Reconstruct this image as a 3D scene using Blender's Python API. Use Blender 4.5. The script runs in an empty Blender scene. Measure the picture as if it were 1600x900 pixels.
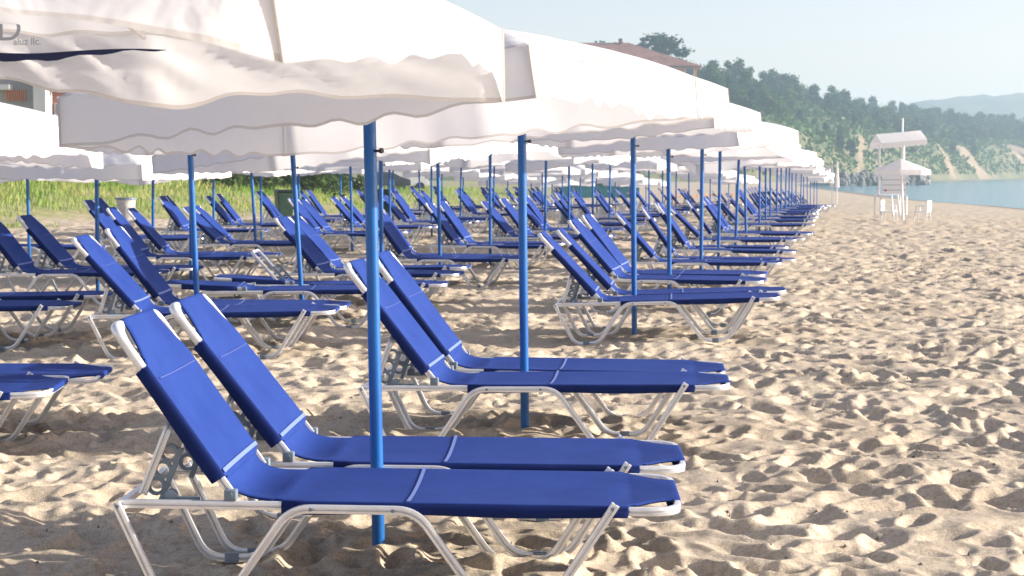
import bpy, bmesh, math, random
import numpy as np
from mathutils import Vector, Matrix
random.seed(7); rng = np.random.default_rng(11)
S = bpy.context.scene
COL = S.collection
R = math.radians
F, CX, CY, HZ, CAMZ = 2650.0, 800.0, 450.0, 268.0, 1.32
PITCH = math.atan((CY-HZ)/F)
cp, sp = math.cos(PITCH), math.sin(PITCH)

# ------------------------------------------------------------------ noise
def _hash(ix, iy, k=0):
    h = (ix.astype(np.int64)*374761393 + iy.astype(np.int64)*668265263 + k*1274126177) & 0x7fffffff
    h = (h ^ (h >> 13))*1274126177 & 0x7fffffff
    h = (h ^ (h >> 16))*668265263 & 0x7fffffff
    return ((h ^ (h >> 15)) & 0xffffff)/float(0xffffff)
def vnoise(x, y, k=0):
    x = np.asarray(x, float); y = np.asarray(y, float)
    ix = np.floor(x); iy = np.floor(y); fx = x-ix; fy = y-iy
    ux = fx*fx*fx*(fx*(fx*6-15)+10); uy = fy*fy*fy*(fy*(fy*6-15)+10)
    a = _hash(ix, iy, k); b = _hash(ix+1, iy, k); c = _hash(ix, iy+1, k); d = _hash(ix+1, iy+1, k)
    return (a*(1-ux)+b*ux)*(1-uy)+(c*(1-ux)+d*ux)*uy
def fbm(x, y, o=4, k=0):
    s = 0; a = 1; t = 0
    for i in range(o):
        s = s+a*vnoise(x*2**i+17*i, y*2**i-9*i, k+i); t += a; a *= .5
    return s/t
def sstep(t):
    t = np.clip(t, 0, 1); return t*t*(3-2*t)

# ------------------------------------------------------------------ terrain
WATER = -1.5
SH_Y = [-40, 20, 60, 115, 138, 156, 182, 220, 287, 345, 460, 630, 760, 900]
SH_X = [22, 27, 31.5, 38, 39.5, 39.5, 41, 45, 52, 60, 106, 189, 274, 370]
def shore(Y): return np.interp(Y, SH_Y, SH_X)
def dune_edge(Y): return np.interp(Y, [-40, 20, 45, 67, 130, 220, 400], [-22, -16.5, -10.2, -3.4, 3.5, 16, 30])
def terrain(X, Y):
    X = np.asarray(X, float); Y = np.asarray(Y, float)
    v = shore(Y)-X
    A = 1.5-.85*sstep((Y-42)/65)
    z = WATER+A*np.where(v > 0, 1-(1-np.clip(v/24, 0, 1))**2, 0)+np.where(v < 0, .06*np.maximum(v, -20), 0)
    u = dune_edge(Y)-X
    return z+1.0*sstep(u/11)*(1-.6*sstep((Y-90)/80))
def tz(x, y): return float(terrain(x, y))
def ray(px, py):
    dx, dy = (px-CX)/F, (CY-py)/F
    return Vector((dx, cp+dy*sp, -sp+dy*cp))
def ground(px, py):
    d = ray(px, py); t = 1.0
    while t < 900:
        p = Vector((0, 0, CAMZ))+d*t
        if p.z <= tz(p.x, p.y): return p
        t *= 1.004
    return p
def at(px, Y, z=0.0):
    """world X of pixel column px at depth Y, height z"""
    return (px-CX)/F*(Y*cp+(CAMZ-z)*sp)
def zat(py, Y):
    d = ray(CX, py); return CAMZ+d.z/d.y*Y

# ------------------------------------------------------------------ materials
def mat(name, col, rough=.6, metal=0.0, spec=.5, sheen=0.0):
    m = bpy.data.materials.new(name); m.use_nodes = True
    b = m.node_tree.nodes['Principled BSDF']
    b.inputs['Base Color'].default_value = (*col, 1); b.inputs['Roughness'].default_value = rough
    b.inputs['Metallic'].default_value = metal; b.inputs['Specular IOR Level'].default_value = spec
    if sheen:
        b.inputs['Sheen Weight'].default_value = sheen; b.inputs['Sheen Roughness'].default_value = .35
    return m
def varied(m, c1, c2, scale, detail=6, rough=.6, bump=0, bscale=None, coord='Object', lo=.35, hi=.65, dist=.02):
    nt = m.node_tree; N = nt.nodes; L = nt.links; b = N['Principled BSDF']
    tc = N.new('ShaderNodeTexCoord'); n = N.new('ShaderNodeTexNoise'); r = N.new('ShaderNodeValToRGB')
    n.inputs['Scale'].default_value = scale; n.inputs['Detail'].default_value = detail; n.inputs['Roughness'].default_value = rough
    r.color_ramp.elements[0].color = (*c1, 1); r.color_ramp.elements[1].color = (*c2, 1)
    r.color_ramp.elements[0].position = lo; r.color_ramp.elements[1].position = hi
    L.new(tc.outputs[coord], n.inputs['Vector']); L.new(n.outputs['Fac'], r.inputs['Fac']); L.new(r.outputs['Color'], b.inputs['Base Color'])
    if bump:
        n2 = N.new('ShaderNodeTexNoise'); n2.inputs['Scale'].default_value = bscale or scale*4; n2.inputs['Detail'].default_value = 4
        bp = N.new('ShaderNodeBump'); bp.inputs['Strength'].default_value = bump; bp.inputs['Distance'].default_value = dist
        L.new(tc.outputs[coord], n2.inputs['Vector']); L.new(n2.outputs['Fac'], bp.inputs['Height']); L.new(bp.outputs['Normal'], b.inputs['Normal'])
    return m
M = {}
def fabric_mat(name, c1, c2):
    m = varied(mat(name, c1, .80, 0, .16, 0), c1, c2, 5, 4, lo=.3, hi=.7)
    nt = m.node_tree; N = nt.nodes; L = nt.links; b = N['Principled BSDF']
    b.inputs['Roughness'].default_value = .8
    tc = N.new('ShaderNodeTexCoord'); w1 = N.new('ShaderNodeTexWave'); w2 = N.new('ShaderNodeTexWave')
    w1.bands_direction = 'X'; w2.bands_direction = 'Y'
    for w in (w1, w2):
        w.inputs['Scale'].default_value = 130; w.inputs['Distortion'].default_value = .6; L.new(tc.outputs['Object'], w.inputs['Vector'])
    a = N.new('ShaderNodeMath'); a.operation = 'ADD'; L.new(w1.outputs['Fac'], a.inputs[0]); L.new(w2.outputs['Fac'], a.inputs[1])
    bp = N.new('ShaderNodeBump'); bp.inputs['Strength'].default_value = .25; bp.inputs['Distance'].default_value = .001
    n3 = N.new('ShaderNodeTexNoise'); n3.inputs['Scale'].default_value = 9; L.new(tc.outputs['Object'], n3.inputs['Vector'])
    bp2 = N.new('ShaderNodeBump'); bp2.inputs['Strength'].default_value = .35; bp2.inputs['Distance'].default_value = .012
    L.new(n3.outputs['Fac'], bp2.inputs['Height']); L.new(bp2.outputs['Normal'], bp.inputs['Normal'])
    L.new(a.outputs[0], bp.inputs['Height']); L.new(bp.outputs['Normal'], b.inputs['Normal'])
    return m
M['blue'] = fabric_mat('blue_mesh_fabric', (.011, .035, .19), (.017, .047, .23))
M['seam'] = mat('seam_tape', (.12, .18, .45), .7)
M['stitch'] = mat('stitch_thread', (.06, .09, .30), .7)
M['sleeve'] = fabric_mat('dark_navy_sleeve', (.003, .012, .085), (.004, .016, .11))  # darker blue copy of the sling fabric for its side faces
M['alu'] = varied(mat('brushed_aluminium', (.8, .8, .8), .34, .55), (.74, .74, .75), (.86, .86, .86), 14, 5)
M['grey'] = varied(mat('grey_plastic', (.16, .20, .25), .5), (.13, .17, .22), (.20, .25, .30), 12)
M['dark'] = mat('dark_plastic', (.02, .02, .025), .5)
def pole_mat():
    m = varied(mat('blue_painted_pole', (.008, .115, .42), .34, 0, .5), (.003, .092, .33), (.007, .135, .43), 3, 8, lo=.3, hi=.7)
    return m
M['pole'] = pole_mat()
def cloth(name, col, trans, fac):
    m = bpy.data.materials.new(name); m.use_nodes = True; nt = m.node_tree; N = nt.nodes; L = nt.links
    N.remove(N['Principled BSDF']); out = N['Material Output']
    d = N.new('ShaderNodeBsdfDiffuse'); t = N.new('ShaderNodeBsdfTranslucent'); mx = N.new('ShaderNodeMixShader')
    d.inputs['Color'].default_value = (*col, 1); t.inputs['Color'].default_value = (*trans, 1); mx.inputs['Fac'].default_value = fac
    tc = N.new('ShaderNodeTexCoord'); n = N.new('ShaderNodeTexNoise'); n.inputs['Scale'].default_value = 5; n.inputs['Detail'].default_value = 3
    n.inputs['Distortion'].default_value = .8
    bp = N.new('ShaderNodeBump'); bp.inputs['Strength'].default_value = .5; bp.inputs['Distance'].default_value = .035
    L.new(tc.outputs['Object'], n.inputs['Vector']); L.new(n.outputs['Fac'], bp.inputs['Height'])
    L.new(bp.outputs['Normal'], d.inputs['Normal'])
    L.new(d.outputs[0], mx.inputs[1]); L.new(t.outputs[0], mx.inputs[2]); L.new(mx.outputs[0], out.inputs['Surface'])
    return m
M['canvas'] = cloth('white_canvas', (.86, .86, .86), (.91, .885, .86), .42)
M['hem'] = cloth('canvas_hem', (.68, .65, .61), (.74, .68, .62), .38)
M['white'] = mat('white_paint', (.80, .80, .79), .45)
M['navy'] = mat('navy_gap_strip', (.004, .012, .07), .6)
M['print'] = mat('grey_print', (.36, .40, .46), .8)

# ------------------------------------------------------------------ object helpers
def link(name, me, m, parent=None, smooth=True):
    o = bpy.data.objects.new(name, me); COL.objects.link(o)
    if m is not None and not me.materials: me.materials.append(m)
    if parent is not None: o.parent = parent
    if smooth: me.shade_smooth()
    return o
def from_bm(name, bm, m, parent=None, smooth=True, sharp=40):
    bmesh.ops.recalc_face_normals(bm, faces=bm.faces[:])
    me = bpy.data.meshes.new(name); bm.to_mesh(me); bm.free()
    o = link(name, me, m, parent, smooth)
    if smooth and sharp: me.set_sharp_from_angle(angle=R(sharp))
    return o
def from_np(name, verts, faces, m, parent=None, smooth=True):
    me = bpy.data.meshes.new(name)
    verts = np.asarray(verts, np.float32); faces = np.asarray(faces, np.int32)
    k = faces.shape[1]
    me.vertices.add(len(verts)); me.vertices.foreach_set('co', verts.ravel())
    me.loops.add(faces.size); me.loops.foreach_set('vertex_index', faces.ravel())
    me.polygons.add(len(faces)); me.polygons.foreach_set('loop_start', np.arange(0, faces.size, k, dtype=np.int32))
    me.update(calc_edges=True); me.validate()
    return link(name, me, m, parent, smooth)
def grid_faces(nr, nc, wrap=False):
    i, j = np.meshgrid(np.arange(nr-1), np.arange(nc if wrap else nc-1), indexing='ij')
    j2 = (j+1) % nc
    return np.stack([i*nc+j, i*nc+j2, (i+1)*nc+j2, (i+1)*nc+j], -1).reshape(-1, 4)
def empty(name, loc=(0, 0, 0), rz=0.0):
    o = bpy.data.objects.new(name, None); COL.objects.link(o); o.location = loc; o.rotation_euler = (0, 0, rz)
    o.empty_display_size = .1
    return o
def tag(o, label, cat, group=None):
    o['label'] = label; o['category'] = cat
    if group: o['group'] = group
    elif 'group' in o: del o['group']
    return o
def struct(o, kind='structure', label=None):
    o['kind'] = kind
    if label: o['label'] = label
    return o
CH = {}
def remember(root):
    CH.setdefault(root.name, [])
def kids(o): return [c for c in COL.objects if c.parent == o]
def tree_of(o):
    return [(c, tree_of(c)) for c in kids(o)]
def copy_from(o, spec, parent=None):
    c = o.copy(); COL.objects.link(c)
    if parent is not None: c.parent = parent
    for ch, sub in spec: copy_from(ch, sub, c)
    return c
def box(bm, x0, x1, y0, y1, z0, z1, bev=0):
    r = bmesh.ops.create_cube(bm, size=1)
    for v in r['verts']:
        v.co = Vector(((x0+x1)/2+v.co.x*(x1-x0), (y0+y1)/2+v.co.y*(y1-y0), (z0+z1)/2+v.co.z*(z1-z0)))
    if bev:
        es = list({e for v in r['verts'] for e in v.link_edges})
        bmesh.ops.bevel(bm, geom=es, offset=bev, segments=2, affect='EDGES', profile=.5)
def tube(bm, p, q, r, r2=None, n=12, caps=True):
    p = Vector(p); q = Vector(q); d = q-p; L = d.length
    r2 = r if r2 is None else r2
    res = bmesh.ops.create_cone(bm, cap_ends=caps, segments=n, radius1=r, radius2=r2, depth=L)
    mtx = Matrix.Translation((p+q)/2) @ d.to_track_quat('Z', 'Y').to_matrix().to_4x4()
    bmesh.ops.transform(bm, matrix=mtx, verts=res['verts'])
def fillet(pts, rad, n=6):
    pts = [Vector(p) for p in pts]; out = [pts[0]]
    for i in range(1, len(pts)-1):
        a, b, c = pts[i-1], pts[i], pts[i+1]
        u = (a-b); w = (c-b); t = min(rad, u.length*.49, w.length*.49)
        p, q = b+u.normalized()*t, b+w.normalized()*t
        for k in range(n+1):
            s = k/n; out.append((1-s)**2*p+2*s*(1-s)*b+s*s*q)
    out.append(pts[-1]); return out
def sweep(bm, path, prof, b):
    """sweep a closed profile [(u,v)] along a planar path with binormal b"""
    b = Vector(b); rings = []
    for i, p in enumerate(path):
        t = (path[min(i+1, len(path)-1)]-path[max(i-1, 0)]).normalized()
        n = b.cross(t).normalized()
        rings.append([bm.verts.new(p+n*u+b*v) for u, v in prof])
    k = len(prof)
    for r0, r1 in zip(rings, rings[1:]):
        for j in range(k): bm.faces.new((r0[j], r0[(j+1) % k], r1[(j+1) % k], r1[j]))
    bm.faces.new(rings[0][::-1]); bm.faces.new(rings[-1])
PROF = [(-.0135, -.003), (-.0125, -.0085), (-.0042, -.0098), (-.0024, -.001), (.0024, -.001), (.0042, -.0098), (.0125, -.0085), (.0135, -.003),
        (.0135, .003), (.0125, .0085), (.0042, .0098), (.0024, .001), (-.0024, .001), (-.0042, .0098), (-.0125, .0085), (-.0135, .003)]
PROFV = [(v, u) for u, v in PROF][::-1]
ROUND = [(.011*math.cos(a*math.pi/5), .011*math.sin(a*math.pi/5)) for a in range(10)]

# ------------------------------------------------------------------ sun lounger
HW = .285      # rail centre half width
RZ = .315      # rail height
SEAT = 1.37    # hinge to foot
BACK = .615
def sling(name, secs, m, parent, ny=17):
    """secs: (pos(x,z), tangent(x,z), half width, side drop, sag)"""
    V = []
    for (x, z), (tx, tzz), w, d, sag in secs:
        n = Vector((-tzz, 0, tx)); c = Vector((x, 0, z))
        row = [(-w+.014, -d-.002), (-w, -d), (-w-.001, -d*.5), (-w, -.010), (-w+.006, -.002)]
        for k in range(ny):
            y = (-w+.012)+(2*w-.024)*k/(ny-1); row.append((y, -sag*(1-(y/w)**2)))
        row += [(w-.006, -.002), (w, -.010), (w+.001, -d*.5), (w, -d), (w-.014, -d-.002)]
        V += [c+n*h+Vector((0, y, 0)) for y, h in row]
    nc = ny+10
    o = from_np(name, [tuple(v) for v in V], grid_faces(len(secs), nc), m, parent)
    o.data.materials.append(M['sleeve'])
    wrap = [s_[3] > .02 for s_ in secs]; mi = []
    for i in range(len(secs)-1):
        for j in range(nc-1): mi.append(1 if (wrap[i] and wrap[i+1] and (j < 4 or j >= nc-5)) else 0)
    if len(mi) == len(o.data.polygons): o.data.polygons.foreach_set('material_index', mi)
    return o
def make_lounger(name, ang=54.5, simple=False, prop_up=False, BACK=.69):
    root = empty(name); A = R(ang); ca, sa = math.cos(A), math.sin(A)
    HX, HZ_ = 0.0, RZ+.028
    bp = lambda s, off=0: Vector((HX-ca*s+sa*off*1.0, 0, HZ_+sa*s+ca*off))   # along back, offset along its front normal
    # rails
    bm = bmesh.new()
    path = [(-.345, -HW, RZ), (SEAT, -HW, RZ), (SEAT, HW, RZ), (-.345, HW, RZ)]
    sweep(bm, fillet(path, .10), PROFV, (0, 0, 1))
    box(bm, -.345, -.325, -HW, HW, RZ-.010, RZ+.010)
    for x in (.24, .50): tube(bm, (x, -HW, RZ-.022), (x, HW, RZ-.022), .011, n=10)
    frame = from_bm('frame', bm, M['alu'], root)
    # backrest frame
    bm = bmesh.new()
    bh = HW-.022
    pth = [bp(0)+Vector((0, -bh, 0)), bp(BACK)+Vector((0, -bh, 0)), bp(BACK)+Vector((0, bh, 0)), bp(0)+Vector((0, bh, 0))]
    nb = Vector((sa, 0, ca))
    sweep(bm, fillet(pth, .11), PROFV, nb)
    bfr = from_bm('back_frame', bm, M['alu'], root)
    if not simple:
        for s in (-1, 1):
            bm = bmesh.new(); g = [bp(BACK-.155)+Vector((0, s*bh, 0)), bp(BACK)+Vector((0, s*bh, 0)), bp(BACK)+Vector((0, s*(bh-.085), 0))]
            sweep(bm, fillet(g, .11, 8), [(.0125*math.cos(q*math.pi/6), .0155*math.sin(q*math.pi/6)) for q in range(12)], nb)
            from_bm('grip', bm, M['alu'], bfr)
    # legs: one bent tube each side
    for s in (-1, 1):
        y = s*(HW+.021)
        bm = bmesh.new()
        lp = [(-.35, y, RZ+.006), (-.205, y, .012), (-.02, y, .012), (.185, y, RZ-.004), (.57, y, RZ-.004), (.785, y, .012), (.965, y, .012), (1.175, y, RZ+.024)]
        sweep(bm, fillet(lp, .062, 7), PROF, (0, 1, 0))
        lg = from_bm('leg', bm, M['alu'], root)
        if not simple:
            for x in (-.115, .875):
                bm = bmesh.new(); box(bm, x-.024, x+.024, y-.0125, y+.0125, -.005, .0285, .003)
                from_bm('clip', bm, M['grey'], lg)
            for x, z in ((.25, RZ-.004), (.50, RZ-.004), (1.165, RZ+.012), (-.342, RZ-.004)):
                bm = bmesh.new(); tube(bm, (x, y+s*.006, z), (x, y+s*.0135, z), .006, n=8)
                from_bm('bolt', bm, M['grey'], lg)
    # fabric: seat with hinge piece
    secs = []
    p0, p1, p2 = bp(.055, .006), Vector((.005, 0, RZ+.012)), Vector((.15, 0, RZ+.016))
    if ang < 15: p1 = Vector((.03, 0, RZ+.02))
    for k in range(9):
        s = k/8; p = (1-s)**2*p0+2*s*(1-s)*p1+s*s*p2; t = (2*(1-s)*(p1-p0)+2*s*(p2-p1)).normalized()
        secs.append(((p.x, p.z), (t.x, t.z), HW-.035-.02*math.sin(math.pi*s)+.012*s, .003, .022*math.sin(math.pi*s)+.006))
    secs.append(((.158, RZ+.018), (1, 0), HW+.016, .04, .010))
    for k in range(1, 15):
        x = .158+(SEAT-.158-.158)*k/14; secs.append(((x, RZ+.019), (1, 0), HW+.016, .040+.003*math.sin(x*9), .012))
    for k in range(9):
        a = k/8*math.pi/2; x = SEAT-.148+.15*k/8
        secs.append(((x, RZ+.018), (1, 0), HW-.006-.119*math.sin(a), .003, .013*(1-k/9)))
    x = SEAT
    secs += [((x+.010, RZ+.016), (.8, -.6), HW-.125, .003, 0), ((x+.014, RZ), (0, -1), HW-.125, .003, 0), ((x+.004, RZ-.018), (-1, 0), HW-.125, .003, 0), ((x-.03, RZ-.012), (-1, 0), HW-.125, .003, 0)]
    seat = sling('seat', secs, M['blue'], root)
    # backrest fabric
    secs = []
    T = (-ca, sa)   # pointing up the back; front normal must be (sa, ca) -> use reversed tangent
    TT = (ca, -sa)
    def bs(s, w, d, sag, off=.021):
        p = bp(s, off); secs.append(((p.x, p.z), TT, w, d, sag))
    w = bh+.014
    e = BACK
    for k in range(4):
        so = e+[-.03, .004, .014, .010][k]; off = [-.014, -.018, .0, .021][k]
        tt = [(-ca, sa), (-ca, sa), (sa, ca), TT][k]
        p = bp(so, off); secs.append(((p.x, p.z), tt if k != 2 else (sa, ca), bh-.078, .003, 0))
    for k in range(9):
        a = (8-k)/8*math.pi/2; bs(e-.15+.15*(8-k)/8, w-.018-.074*math.sin(a), .003, .013*k/8)
    for k in range(15):
        s = e-.160-(e-.160-.062)*k/14; bs(s, w, .048+.003*math.sin(s*11), .012+.012*math.sin(math.pi*k/14))
    bs(.056, w-.03, .003, .012); bs(.045, w-.03, .003, .010, .006)
    # sections 0..2 fold over the top bar; reorder is already top->bottom
    secs = secs[2:]
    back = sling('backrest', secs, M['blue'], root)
    if not simple:
        bm = bmesh.new()
        n = 12
        def tape(c, tdir, nrm, hw, sag, wd=.010, lift=.0035, skew=0):
            vs = []
            for k in range(n+1):
                y = -hw+2*hw*k/n; h = -sag*(1-(y/hw)**2)+lift
                q = c+nrm*h+Vector((0, y, 0))+tdir*(skew*y); vs.append((bm.verts.new(q-tdir*wd/2), bm.verts.new(q+tdir*wd/2)))
            for a, b in zip(vs, vs[1:]): bm.faces.new((a[0], b[0], b[1], a[1]))
        tape(Vector((.545, 0, RZ+.019)), Vector((1, 0, 0)), Vector((0, 0, 1)), HW+.008, .012, .012)
        from_bm('seam_tape', bm, M['seam'], seat); bm = bmesh.new()
        tape(bp(.075, .021), Vector((-ca, 0, sa)), nb, w-.008, .012, .014)
        from_bm('seam_tape', bm, M['seam'], back); bm = bmesh.new()
        tape(bp(.42, .021), Vector((-ca, 0, sa)), nb, w-.04, .012, .003, .0012)
        from_bm('stitching', bm, M['stitch'], back)
        for s in (-1, 1):
            y = s*(HW-.004)
            bm = bmesh.new(); box(bm, -.019, .019, y-.018, y+.018, RZ+.014, RZ+.048, .004)
            tube(bm, (0, y-.023, RZ+.032), (0, y+.023, RZ+.032), .008, n=10)
            from_bm('hinge_bracket', bm, M['grey'], root)
    # support prop and rack
    if not prop_up:
        a0, a1 = Vector((-.285, 0, RZ+.02)), bp(.29, -.035)
        if ang < 15: a0, a1 = Vector((-.10, 0, RZ-.02)), Vector((-.42, 0, RZ-.03))
    else:
        a0, a1 = Vector((-.10, 0, RZ+.0)), Vector((-.36, 0, RZ+.30))
    bm = bmesh.new()
    py = HW-.055
    pp = [a0+Vector((0, -py, 0)), a1+Vector((0, -py, 0)), a1+Vector((0, py, 0)), a0+Vector((0, py, 0))]
    dn = (a1-a0).normalized(); nn = Vector((0, 1, 0)).cross(dn)
    sweep(bm, fillet(pp, .05), PROFV, nn if nn.z > 0 else -nn)
    prop = from_bm('back_support', bm, M['alu'], root)
    if not simple:
        for s in (-1, 1):
            bm = bmesh.new(); y = s*(py-.016)
            off = Vector((dn.z, 0, -dn.x)); off = off if off.x > 0 else -off
            for k in range(3):
                c = a0+dn*(.035+.056*k)+off*.028+Vector((0, y, 0))
                ring = []
                for j in range(14):
                    t = 2*math.pi*j/14; e1 = dn*math.cos(t)+off*math.sin(t)
                    ring.append([bm.verts.new(c+e1*r+Vector((0, dy, 0))) for r, dy in ((.019, -.006), (.030, -.006), (.030, .006), (.019, .006))])
                for j in range(14):
                    q0, q1 = ring[j], ring[(j+1) % 14]
                    for i in range(4): bm.faces.new((q0[i], q0[(i+1) % 4], q1[(i+1) % 4], q1[i]))
            c0 = a0+off*.058+Vector((0, y, 0)); 
            p = [c0-dn*.01, c0+dn*.175]
            sweep(bm, p, [(-.008, -.005), (.008, -.005), (.008, .005), (-.008, .005)], (0, 1, 0))
            from_bm('notched_rack', bm, M['grey'], root)
        for s in (-1, 1):
            bm = bmesh.new(); y = s*(HW-.03)
            tube(bm, (-.19, y-.012, RZ+.022), (-.19, y+.012, RZ+.022), .019, n=12)
            box(bm, -.21, -.10, y-.006, y+.006, RZ+.002, RZ+.018)
            from_bm('rack_catch', bm, M['grey'], root)
    return root

# ------------------------------------------------------------------ parasol
HALF, VAL = .855, .145
RISE = .215
def outline(phi):
    return HALF/np.maximum(np.abs(np.cos(phi)), np.abs(np.sin(phi)))
def canopy_arrays(seed, per=12, nr=16, flut=1.0, nv=8, lift=None, pull=None, wrinkle=0.0):
    n = per*8; phi = np.arange(n)/n*2*math.pi+math.pi/4
    r = outline(phi)
    if pull: r = r*np.interp(np.arange(n)/(2*per), [0, 1, 2, 3, 4], list(pull)+[pull[0]])
    fr = (np.arange(n) % per)/per
    k = seed*31
    t = np.r_[np.linspace(.02, .985, nr-1), 1][:, None]
    belly = np.sin(math.pi*fr)[None, :]
    X = t*r*np.cos(phi); Y = t*r*np.sin(phi)
    Z = RISE*(1-(.38*t+.62*t**2.8))-.030*belly*np.sin(math.pi*t**1.3)*flut-.020*belly*t**4
    Z = Z+.020*flut*(fbm(X*3+k, Y*3-k, 3, seed)-.5)*t+.012*flut*np.sin(phi[None, :]*31+seed)*(t**6)*belly
    cz = np.random.default_rng(seed).normal(size=8)*np.array([.032, .014]*4)*(1 if pull is None else .3)
    Z = Z+np.interp(np.arange(n)/per, np.arange(9), np.r_[cz, cz[0]])[None, :]*t**2
    # rim pulled in between the rib ends
    s = 1-.035*belly*t**3
    X = X*s; Y = Y*s
    top = np.stack([X, Y, Z], -1)
    # valance
    ed = top[-1]; arc = np.arange(n)/n*8*HALF
    v = np.r_[np.linspace(0, .94, nv-1), 1][:, None]
    nx, ny = np.cos(phi), np.sin(phi)
    side = np.floor(((np.arange(n)/n*4) % 4))
    nrm = np.stack([np.cos(side*math.pi/2+math.pi/2), np.sin(side*math.pi/2+math.pi/2)], -1)
    fl = flut*(.008*np.sin(arc*4.1+seed)+.05*(fbm(arc*1.3+k, arc*0+seed, 2, seed)-.5)*2)+.012
    taper = np.minimum(1, np.minimum(fr*0+((np.arange(n) % (2*per))/(2*per)), 1-((np.arange(n) % (2*per))/(2*per)))*8)
    fl = fl*(.3+.7*taper)
    d = fl[None, :]*v**1.3
    side_f = (np.arange(n) % (2*per))/(2*per)
    drop = VAL*(1+.26*flut*(fbm(arc*.9-k, arc*0+3+seed, 2, seed+5)-.5))*(1-.10*np.sin(math.pi*fr))
    if lift is not None:
        m_, f_ = lift(side, side_f); drop = drop*m_; d = d+f_[None, :]*v**1.1
    vx = ed[None, :, 0]+nrm[None, :, 0]*d; vy = ed[None, :, 1]+nrm[None, :, 1]*d
    if wrinkle:
        wv = wrinkle*taper[None, :]*(fbm(arc*11+v*3.5, v*1.6+arc*.6, 3, seed+3)-.5)*np.sin(math.pi*np.clip(v*.9+.1, 0, 1))*2
        vx = vx+nrm[None, :, 0]*wv; vy = vy+nrm[None, :, 1]*wv
    vz = ed[None, :, 2]-drop[None, :]*v
    return top, np.stack([vx, vy, vz], -1)
RIM = 1.60
def make_parasol(name, seed, full=True, per=16, lift=None, rot=27.0, rim=RIM, flut=1.0, pull=None, wrinkle=0.0, nv=None):
    root = empty(name); tilt = Vector((0, 0, 0))
    top, val = canopy_arrays(seed, per, 16 if full else 8, lift=lift, nv=nv or (8 if full else 4), flut=flut, pull=pull, wrinkle=wrinkle)
    a = R(rot-45); c, s = math.cos(a), math.sin(a)
    def rotz(P):
        Q = P.copy(); Q[..., 0] = P[..., 0]*c-P[..., 1]*s; Q[..., 1] = P[..., 0]*s+P[..., 1]*c; Q[..., 2] += rim
        return Q
    top = rotz(top); val = rotz(val)
    nr, n = top.shape[:2]
    cn = from_np('canopy', top.reshape(-1, 3), grid_faces(nr, n, True), M['canvas'], root)
    nv = val.shape[0]
    va = from_np('valance', val.reshape(-1, 3), grid_faces(nv, n, True), M['canvas'], root)
    for me_, rows_ in ((cn.data, nr), (va.data, nv)):
        me_.materials.append(M['hem']); me_.polygons.foreach_set('material_index', [1 if i//n == rows_-2 else 0 for i in range(len(me_.polygons))])
    bm = bmesh.new(); tube(bm, (0, 0, -.35), (0, 0, rim-.05), .0218, n=20 if full else 10)
    if full: tube(bm, (0, 0, rim-.05), (0, 0, rim+RISE-.01), .017, n=16)
    pole = from_bm('pole', bm, M['pole'], root)
    if full:
        bm = bmesh.new(); tube(bm, (.016, -.010, 1.385), (.038, -.025, 1.385), .005, n=8); tube(bm, (.036, -.0235, 1.385), (.044, -.0285, 1.385), .009, n=10)
        from_bm('thumbscrew', bm, M['dark'], pole)
        bm = bmesh.new(); tube(bm, (0, 0, rim+RISE-.03), (0, 0, rim+RISE+.05), .03, .012, n=12)
        from_bm('finial', bm, M['white'], root)
        bm = bmesh.new(); tube(bm, (0, 0, rim+.0), (0, 0, rim+.06), .032, n=14)
        from_bm('runner', bm, M['white'], root)
        for k in range(8):
            e = top[-1, (k*per) % n]; bm = bmesh.new()
            e = Vector(e); i = Vector((0, 0, rim+RISE-.02)); e2 = i+(e-i)*.985-Vector((0, 0, .014))
            mid = i+(e-i)*.5-Vector((0, 0, .0))
            pts = [i-Vector((0, 0, .02)), mid-Vector((0, 0, -.006)), e2]
            tube(bm, pts[0], e2, .006, n=6)
            tube(bm, (0, 0, rim+.03), i+(e-i)*.5-Vector((0, 0, .022)), .005, n=6)
            from_bm('rib', bm, M['white'], root)
        # hem seam round the rim and down the corners
        for k in range(4):
            bm = bmesh.new(); j = (2*k*per) % n
            col = [Vector(p) for p in val[:, j]]
            d = Vector((col[0].x, col[0].y, 0)).normalized()*.002
            for p, q in zip(col, col[1:]): tube(bm, p+d, q+d, .0035, n=5, caps=False)
            from_bm('corner_seam', bm, M['hem'], va)
    return root


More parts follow.
